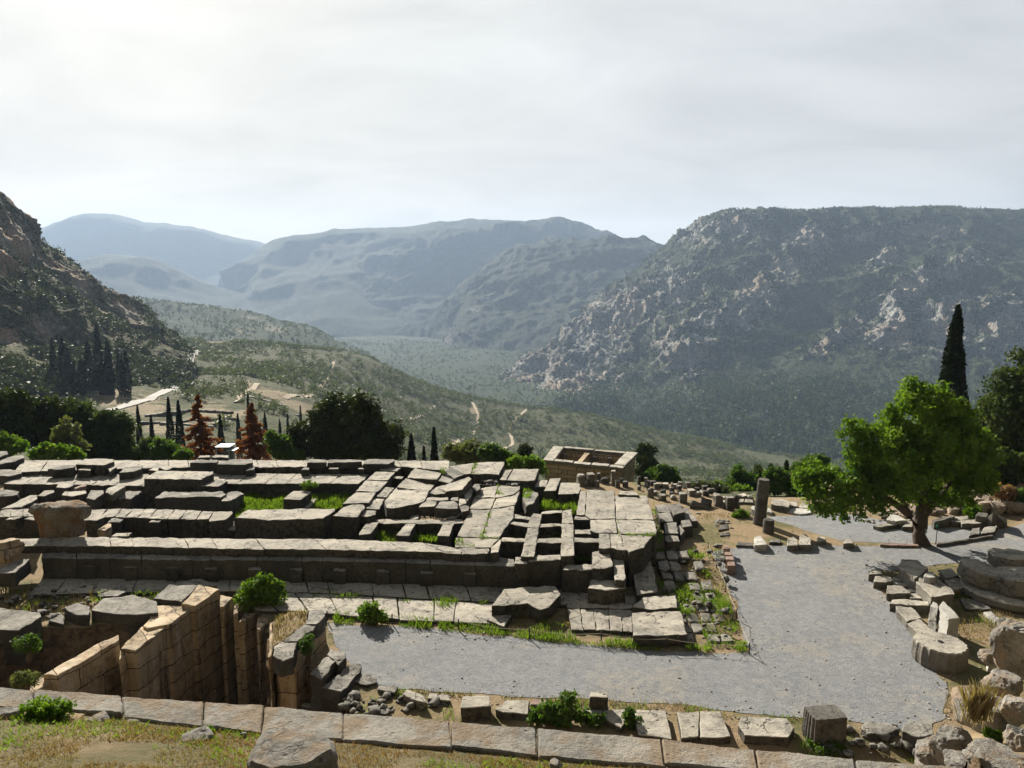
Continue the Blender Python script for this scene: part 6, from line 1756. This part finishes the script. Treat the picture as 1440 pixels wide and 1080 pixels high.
# ------------------------------------------------------------------ grass (blades)
GV, GT = {}, {}


def blades(key, base, h, w, rng, lean=0.35):
    n = len(base)
    a = rng.random(n) * 6.283
    hh = h * rng.uniform(0.5, 1.3, n)
    dx, dy = np.cos(a), np.sin(a)
    ln = lean * hh * rng.uniform(0.2, 1.2, n)
    ww = w * rng.uniform(0.7, 1.3, n) * 0.5
    V = np.zeros((n, 4, 3))
    V[:, 0] = base + np.stack([-dy * ww, dx * ww, np.zeros(n)], -1)
    V[:, 1] = base + np.stack([dy * ww, -dx * ww, np.zeros(n)], -1)
    V[:, 2] = base + np.stack([dx * ln * 0.35 + dy * ww * 0.7, dy * ln * 0.35 - dx * ww * 0.7, hh * 0.6], -1)
    V[:, 3] = base + np.stack([dx * ln, dy * ln, hh], -1)
    GV.setdefault(key, []).append(V.reshape(-1, 3))
    GT.setdefault(key, []).append(np.repeat(rng.random(n), 4))


def grass(key, T, poly, z, dens, h, w=None, patch=0.0, seed=0, lean=0.4):
    rng = np.random.default_rng(seed + 500)
    if callable(z):
        pts = [P(a, b, -2.0) for a, b in T(poly)]
    else: pts = [P(a, b, z) for a, b in T(poly)]
    x0, x1 = min(p.x for p in pts), max(p.x for p in pts); y0, y1 = min(p.y for p in pts), max(p.y for p in pts)
    n = int((x1 - x0) * (y1 - y0) * dens)
    X, Y = rng.uniform(x0, x1, n), rng.uniform(y0, y1, n)
    k = inside(X, Y, pts)
    if patch: k &= fbm(np.stack([X * 0.9, Y * 0.9, np.full(n, seed * 3.1)], -1), 3, 7) > (patch - 0.5)
    X, Y = X[k], Y[k]
    zz = ground_z(X, Y) if callable(z) else np.full(len(X), z - 0.02)
    hv = h * (0.75 + 0.5 * vnoise(np.stack([X * 1.2, Y * 1.2, X * 0], -1), 8))
    blades(key, np.stack([X, Y, zz], -1), hv, w or 0.0011 * (y0 + y1) / 2, rng, lean)


G, Dk = 'grass', 'dry_grass'
grass(G, D3, [(0, 640), (20, 480), (400, 470), (1120, 470), (1020, 600), (940, 620), (0, 700)], -1.15, 190, 0.3, seed=1)
grass(G, D2, [(1220, 700), (1280, 540), (1340, 480), (1440, 480), (1440, 650), (1250, 720)], -1.15, 190, 0.3, seed=2)
grass(G, D4, [(230, 650), (270, 590), (560, 600), (540, 650)], -0.75, 180, 0.25, seed=3)
grass(G, D4, [(640, 650), (680, 590), (930, 580), (920, 650)], -0.75, 180, 0.25, seed=4)
grass(G, D4, [(200, 860), (230, 740), (440, 720), (420, 880), (300, 890)], -1.0, 180, 0.35, seed=5)
grass(G, D4, [(540, 880), (600, 740), (850, 740), (830, 890)], -1.0, 160, 0.32, seed=6)
grass(G, D5, [(850, 560), (900, 470), (1210, 470), (1230, 600), (1190, 600), (1170, 560)], -1.1, 180, 0.4, seed=7)
grass(G, D5, [(880, 690), (890, 620), (1080, 610), (1080, 690)], -0.95, 200, 0.2, seed=8)
grass(Dk, D5, [(850, 840), (860, 750), (1085, 740), (1080, 840)], -0.95, 140, 0.2, seed=9)
grass(G, D5, [(850, 840), (860, 750), (1085, 740), (1080, 840)], -0.95, 130, 0.2, seed=10)
grass(G, D5, [(500, 830), (510, 770), (720, 760), (715, 840)], -1.05, 160, 0.3, seed=11)
grass(G, D5, [(600, 670), (610, 640), (750, 660), (745, 690)], -0.8, 160, 0.2, seed=12)
grass(G, D5, [(1215, 1080), (1230, 930), (1380, 960), (1400, 1080)], -1.3, 180, 0.35, seed=13)
grass(G, D5, [(830, 1005), (840, 960), (1070, 960), (1070, 1005)], -1.3, 120, 0.3, seed=14)
grass(G, D5, [(680, 440), (690, 350), (790, 360), (760, 440)], -0.2, 180, 0.25, seed=15)
grass(G, D5, [(420, 390), (420, 300), (460, 300), (550, 380), (430, 400)], -0.3, 200, 0.14, patch=0.45, seed=16)
grass(G, D5, [(0, 930), (0, 860), (150, 830), (450, 825), (450, 845), (160, 845), (90, 870)], -0.34, 160, 0.16, patch=0.4, seed=17)
grass(G, D5, [(40, 925), (50, 900), (200, 905), (200, 928)], -0.38, 200, 0.15, seed=18)
grass(G, D1, [(220, 350), (230, 320), (470, 290), (480, 310), (330, 355)], -0.3, 220, 0.2, seed=19)
# edge of the path
grass(G, FULL, [(468, 877), (470, 864), (560, 868), (690, 882), (830, 898), (960, 908), (1050, 905), (1054, 917), (920, 916), (820, 907), (700, 894), (560, 882)], -2.08, 330, 0.27, patch=0.2, seed=20)
grass(G, B4, [(1040, 680), (1070, 650), (1240, 560), (1340, 700), (1400, 880), (1300, 880), (1090, 840)], -2.08, 240, 0.25, patch=0.46, seed=21)
grass(G, B4, [(900, 380), (930, 350), (1200, 380), (1290, 520), (1330, 700), (1050, 700), (930, 560)], -1.9, 200, 0.24, patch=0.5, seed=22)
grass(Dk, B4, [(900, 360), (1280, 330), (1300, 470), (1390, 880), (1060, 860), (930, 560)], -1.95, 60, 0.16, patch=0.5, seed=23)
grass(G, B4, [(885, 120), (910, 110), (960, 300), (930, 330)], -1.35, 220, 0.22, patch=0.4, seed=24)
grass(G, C4, [(200, 250), (190, 205), (430, 205), (580, 240), (570, 270), (420, 262)], -1.95, 160, 0.2, patch=0.38, seed=25)
grass(G, C4, [(640, 275), (650, 255), (760, 250), (840, 265), (830, 285)], -1.95, 160, 0.16, patch=0.4, seed=26)
grass(G, C4, [(930, 290), (935, 265), (1050, 225), (1120, 280), (1060, 325)], -1.95, 190, 0.2, patch=0.4, seed=27)
grass(G, C4, [(1240, 300), (1330, 190), (1350, 215), (1310, 290)], -1.95, 190, 0.18, patch=0.4, seed=28)
grass(G, B4, [(20, 760), (30, 690), (300, 690), (420, 760), (450, 800), (200, 800)], -2.0, 110, 0.25, patch=0.5, seed=29)
grass(Dk, B4, [(130, 770), (250, 690), (460, 700), (480, 790), (250, 800)], -2.0, 110, 0.14, patch=0.45, seed=30)
# left terrace and rubble wall top
grass(Dk, B5, [(-100, 230), (-50, 110), (250, 80), (520, 130), (520, 190), (340, 250), (230, 230)], -1.98, 90, 0.25, patch=0.4, seed=31)
grass(G, B5, [(-100, 230), (-50, 110), (150, 120), (400, 110), (340, 250), (230, 230)], -1.98, 60, 0.3, patch=0.5, seed=32)
grass(G, B5, [(480, 180), (520, 120), (800, 110), (960, 130), (900, 180)], -1.7, 60, 0.2, patch=0.55, seed=33)
grass(Dk, B6, [(320, 420), (330, 270), (420, 240), (510, 230), (490, 300), (370, 400)], -1.04, 240, 0.2, seed=34)
grass(G, B6, [(800, 770), (850, 680), (1000, 700), (1200, 720), (1300, 740), (1100, 800)], lambda: 0, 60, 0.25, patch=0.5, seed=35)
grass(G, B7, [(0, 440), (60, 380), (120, 470), (120, 500), (20, 500)], lambda: 0, 120, 0.25, patch=0.45, seed=36)
grass(G, B8, [(470, 580), (490, 500), (700, 490), (1000, 580), (1000, 640), (520, 600)], lambda: 0, 140, 0.2, patch=0.42, seed=37)
grass(Dk, B8, [(500, 600), (690, 490), (900, 500), (1010, 640)], lambda: 0, 80, 0.16, seed=38)
# right side lawns
grass(Dk, C1, [(450, 700), (600, 670), (700, 700), (960, 690), (930, 880), (690, 870), (560, 780)], -2.05, 90, 0.14, seed=39)
grass(G, C1, [(620, 690), (660, 620), (740, 650), (840, 700), (960, 700), (900, 800), (700, 760)], -2.05, 80, 0.13, patch=0.5, seed=40)
grass(G, C1, [(650, 660), (660, 620), (730, 650), (760, 690)], -2.0, 200, 0.22, seed=41)
grass(Dk, C2, [(780, 470), (1020, 360), (1230, 440), (1300, 480), (1100, 540), (830, 530)], -2.3, 60, 0.14, patch=0.45, seed=42)
grass(G, C2, [(1000, 480), (1050, 370), (1230, 420), (1300, 480), (1150, 500)], -2.3, 60, 0.14, patch=0.5, seed=43)
grass(G, C2, [(430, 620), (480, 560), (680, 560), (700, 640), (560, 660)], -2.0, 60, 0.2, patch=0.55, seed=44)
grass(Dk, FULL, [(540, 966), (700, 976), (830, 983), (960, 988), (1100, 1007), (1180, 1012), (1180, 1020), (1080, 1016), (940, 998), (700, 985), (540, 976)], -2.1, 160, 0.16, patch=0.42, seed=45)
grass(G, FULL, [(540, 968), (700, 978), (830, 985), (960, 990), (1180, 1014), (1180, 1024), (940, 1002), (700, 988), (540, 978)], -2.1, 120, 0.2, patch=0.5, seed=46)
grass(Dk, FULL, [(1225, 815), (1240, 830), (1262, 860), (1300, 925), (1332, 962), (1326, 1005), (1345, 1000), (1345, 955), (1310, 925), (1270, 860)], -2.1, 160, 0.16, patch=0.42, seed=47)
grass(G, D6, [(700, 570), (730, 560), (760, 870), (730, 880)], -0.27, 260, 0.12, patch=0.4, seed=48)
grass(G, D6, [(690, 715), (1130, 720), (1130, 750), (690, 740)], -0.27, 260, 0.12, patch=0.46, seed=49)
grass(G, D5, [(150, 180), (190, 80), (225, 80), (190, 185)], 0.12, 220, 0.12, patch=0.4, seed=50)
grass(G, D5, [(240, 830), (340, 560), (380, 560), (290, 830)], -0.3, 200, 0.12, patch=0.52, seed=51)
grass(G, D4, [(400, 110), (950, 90), (900, 190), (560, 150)], 0.02, 120, 0.12, patch=0.6, seed=52)
grass(Dk, C2, [(560, 280), (830, 330), (850, 520), (560, 520), (500, 380)], -2.3, 60, 0.12, patch=0.5, seed=53)
# foreground turf
def turf(key, n, h, w, seed, lo=-0.3):
    rng = np.random.default_rng(seed)
    X = rng.uniform(-7.5, 7.5, n); Y = rng.uniform(6.6, 9.4, n)
    k = (Y < np.interp(X, [-7.5, -5.3, 0.0, 3.3, 6.5], [9.3, 9.05, 8.26, 7.84, 7.6]) - 0.03) & (fbm(np.stack([X * 1.3, Y * 1.3, X * 0 + seed], -1), 3, 4) > lo)
    X, Y = X[k], Y[k]
    blades(key, np.stack([X, Y, ground_z(X, Y) - 0.01], -1), np.full(len(X), h), w, rng, 0.9)


turf(Dk, 30000, 0.06, 0.007, 1, -0.1)
turf('straw', 34000, 0.06, 0.007, 5, -0.02)
turf(G, 20000, 0.07, 0.008, 2, 0.08)
rng_ = np.random.default_rng(8)
tall = np.array([list(Q(1375 + rng_.normal() * 9, 1012 + rng_.normal() * 5, 11.2)) for _ in range(240)])
blades(Dk, tall, np.full(240, 0.55), 0.008, rng_, 0.35)
for key, mat, lab in ((G, L_grass, 'green grass'), (Dk, L_dry, 'dry grass'), ('straw', L_dryred, 'reddish dry weeds')):
    V = np.concatenate(GV[key]); n4 = len(V) // 4
    F = np.arange(4 * n4).reshape(n4, 4)
    o = link(key, np_mesh(key, V, F, False, {'tint': np.concatenate(GT[key])}), mat)
    tag(o, lab + ' growing in the gaps of the ruins and along the path', 'grass', kind='stuff')


# ------------------------------------------------------------------ olive grove, scrub and far forest
def scatter(V, n, rng, keep):
    a = V[:-1, :-1]; e1 = V[:-1, 1:] - a; e2 = V[1:, :-1] - a
    ar = np.abs(e1[..., 0] * e2[..., 1] - e1[..., 1] * e2[..., 0])
    px, py = proj(a)
    ar = ar * keep(a, px, py)
    pick = rng.choice(ar.size, n, p=(ar / ar.sum()).ravel())
    u, v = rng.random((n, 1)), rng.random((n, 1))
    return a.reshape(-1, 3)[pick] + e1.reshape(-1, 3)[pick] * u + e2.reshape(-1, 3)[pick] * v


def grove(name, pts, r, k, mat, label, rng, tall=0.8, leaf=0.42):
    n = len(pts)
    rr = r * rng.uniform(0.55, 1.35, n)
    d = rng.normal(size=(n, k, 3)); d /= np.linalg.norm(d, axis=2, keepdims=True)
    q = rng.random((n, k, 1)) ** 0.4
    lump = rr[:, None, None] * (1 + 0.25 * rng.normal(size=(n, k, 1)))
    C = pts[:, None] + d * q * lump * [1, 1, tall]
    C[..., 2] += rr[:, None] * tall * 0.85
    V, F = leaves(C.reshape(-1, 3), np.repeat(rr, k) * leaf, rng, 0, 1.3)
    t = np.repeat(np.clip(np.repeat(rng.random(n), k) * 0.7 + rng.random(n * k) * 0.3, 0, 1), 4)
    o = link(name, np_mesh(name, V, F, False, {'tint': t}), mat)
    return tag(o, label, 'trees', kind='stuff')


rng = np.random.default_rng(77)


def keepA(a, px, py):
    k = (px > -40) & (px < 1480) & (py > 440) & (py < 720) & (a[..., 1] > 200)
    bare = blobs(px, py, BARE)
    den = np.clip(0.7 + 1.9 * fbm(a / 60.0, 3, 401), 0.05, 2.0)
    lefty = np.where((px < 260) & (py > 500), 0.35, 1.0)
    return k * den * (bare < 0.3) * lefty


p1 = scatter(VA, 17000, rng, keepA)
near_ = p1[:, 1] < 430
grove('olive_grove', p1[near_], 2.2, 64, L_olive, 'grey green olive trees and scrub covering the near valley slope', rng, leaf=0.3)
grove('olive_grove', p1[~near_], 2.8, 34, L_olive, 'grey green olive grove covering the valley slope', rng, leaf=0.38)
pB = scatter(VB, 2600, rng, lambda a, px, py: ((px > -40) & (px < 275) & (py > 330) & (py < 560)) * np.clip(0.6 + 1.6 * fbm(a / 30.0, 3, 402) - 1.2 * blobs(px, py, BR), 0.02, 2))
grove('scrub', pB, 2.0, 34, L_scrub, 'dark green shrubs scattered over the left cliff and hillside', rng, leaf=0.42)
pD = scatter(VD, 6000, rng, lambda a, px, py: ((px > 150) & (px < 1000) & (py > 470) & (py < 620) & (a[..., 1] < 3400)) * np.clip(0.7 + 1.2 * fbm(a / 120.0, 3, 403), 0.05, 2))
grove('olive_grove', pD, 3.6, 9, L_olive, 'hazy olive groves on the valley floor', rng, leaf=0.9)
pC = scatter(VC, 2500, rng, lambda a, px, py: ((px > 150) & (px < 520)) * np.clip(0.7 + 1.2 * fbm(a / 80.0, 3, 404), 0.05, 2))
grove('scrub', pC, 3.2, 9, L_olive, 'scrub on the low hill in the valley', rng, leaf=0.9)


def keepE(a, px, py):
    low = np.clip((py - 505 + (px - 900) * -0.06) / 60, 0, 1)
    return ((px > 780) & (px < 1460)) * low * np.clip(0.6 + 1.5 * fbm(a / 90.0, 3, 405), 0.02, 2) * (1 - 0.8 * blobs(px, py, ER))


pE = scatter(VE, 5200, rng, keepE)
n, k = len(pE), 12
hh = rng.uniform(10, 20, n)
t = rng.random((n, k))
aa = rng.random((n, k)) * 6.283
rad = hh[:, None] * 0.2 * (1.05 - t)
C = pE[:, None] + np.stack([np.cos(aa) * rad, np.sin(aa) * rad, t * hh[:, None]], -1)
V, F = leaves(C.reshape(-1, 3), 3.4, rng, -1.0, 1.4)
o = link('pine_forest', np_mesh('pine_forest', V, F, False, {'tint': np.repeat(np.clip(np.repeat(rng.random(n), k) * 0.6 + t.ravel() * 0.4, 0, 1), 4)}), L_forest)
tag(o, 'dark pine forest on the lower slope of the mountain', 'trees', kind='stuff')
pE2 = scatter(VE, 9000, rng, lambda a, px, py: ((px > 690) & (px < 1460) & (py > 290)) * np.clip(0.5 + 1.5 * fbm(a / 120.0, 3, 406), 0.02, 2) * (1 - 0.75 * blobs(px, py, ER)))
grove('scrub', pE2, 3.2, 7, L_forest, 'dark scrub dotted over the mountain face', rng, leaf=0.95)

# --- the road on the left hillside
m_road, N_, o_ = mat_new('pale_road'); bsdf(N_, o_, (0.26, 0.25, 0.235), 0.9)


def ribbon(name, px_pts, width, mat, kind='structure'):
    C = []
    for (x, y, Y) in px_pts: C.append(list(Q(x, y, Y)))
    C = catmull(np.array(C), 60)
    dd = np.gradient(C, axis=0); nrm = np.stack([-dd[:, 1], dd[:, 0], np.zeros(60)], -1); nrm /= np.linalg.norm(nrm, axis=1, keepdims=True)
    V = np.stack([C - nrm * width / 2, C + nrm * width / 2], 1)
    for i in range(60):
        for j in range(2):
            V[i, j, 2] = tground(Vector(V[i, j])) + 0.3
    me = np_mesh(name, V.reshape(-1, 3), grid_faces(60, 2), True)
    tag(link(name, me, mat), kind=kind)


ribbon('road', [(150, 548, 235), (190, 541, 260), (215, 536, 285), (240, 530, 320), (255, 521, 370), (266, 511, 420), (274, 499, 470), (280, 491, 520)], 4.0, m_road)
m_track, N_, o_ = mat_new('pale_dirt_track'); bsdf(N_, o_, (0.30, 0.25, 0.18), 0.95)
for tr_ in ([(640, 600, 560), (655, 585, 620), (668, 575, 680), (672, 562, 760), (664, 552, 840)], [(340, 556, 310), (338, 545, 330), (345, 536, 355), (362, 528, 400)], [(600, 625, 480), (640, 622, 500), (628, 606, 540), (610, 596, 560)],
            [(400, 545, 360), (430, 530, 420), (455, 512, 560), (470, 500, 760)], [(690, 640, 560), (720, 618, 640), (718, 600, 740), (740, 590, 860)], [(500, 540, 520), (540, 552, 540), (580, 560, 600), (612, 556, 760)]):
    ribbon('path', tr_, 3.0, m_track)
# ================================================================== HAZE
def haze(density):
    x0, x1, y0, y1, z0, z1 = -7000, 5500, -320, 9600, -420, 820
    V = np.array([(x, y, z) for x in (x0, x1) for y in (y0, y1) for z in (z0, z1)], dtype=float)
    F = np.array([(0, 1, 3, 2), (4, 6, 7, 5), (0, 4, 5, 1), (2, 3, 7, 6), (0, 2, 6, 4), (1, 5, 7, 3)])
    m, N, out = mat_new('valley_haze')
    pv = N.n('ShaderNodeVolumePrincipled')
    pv.inputs['Color'].default_value = (0.54, 0.72, 1.0, 1)
    pv.inputs['Density'].default_value = density
    pv.inputs['Anisotropy'].default_value = 0.15
    N.l(pv.outputs[0], out.inputs['Volume'])
    o = link('haze', np_mesh('haze', V, F), m)
    tag(o, 'pale blue haze filling the valley air', 'haze', kind='stuff')


haze(0.8e-4)
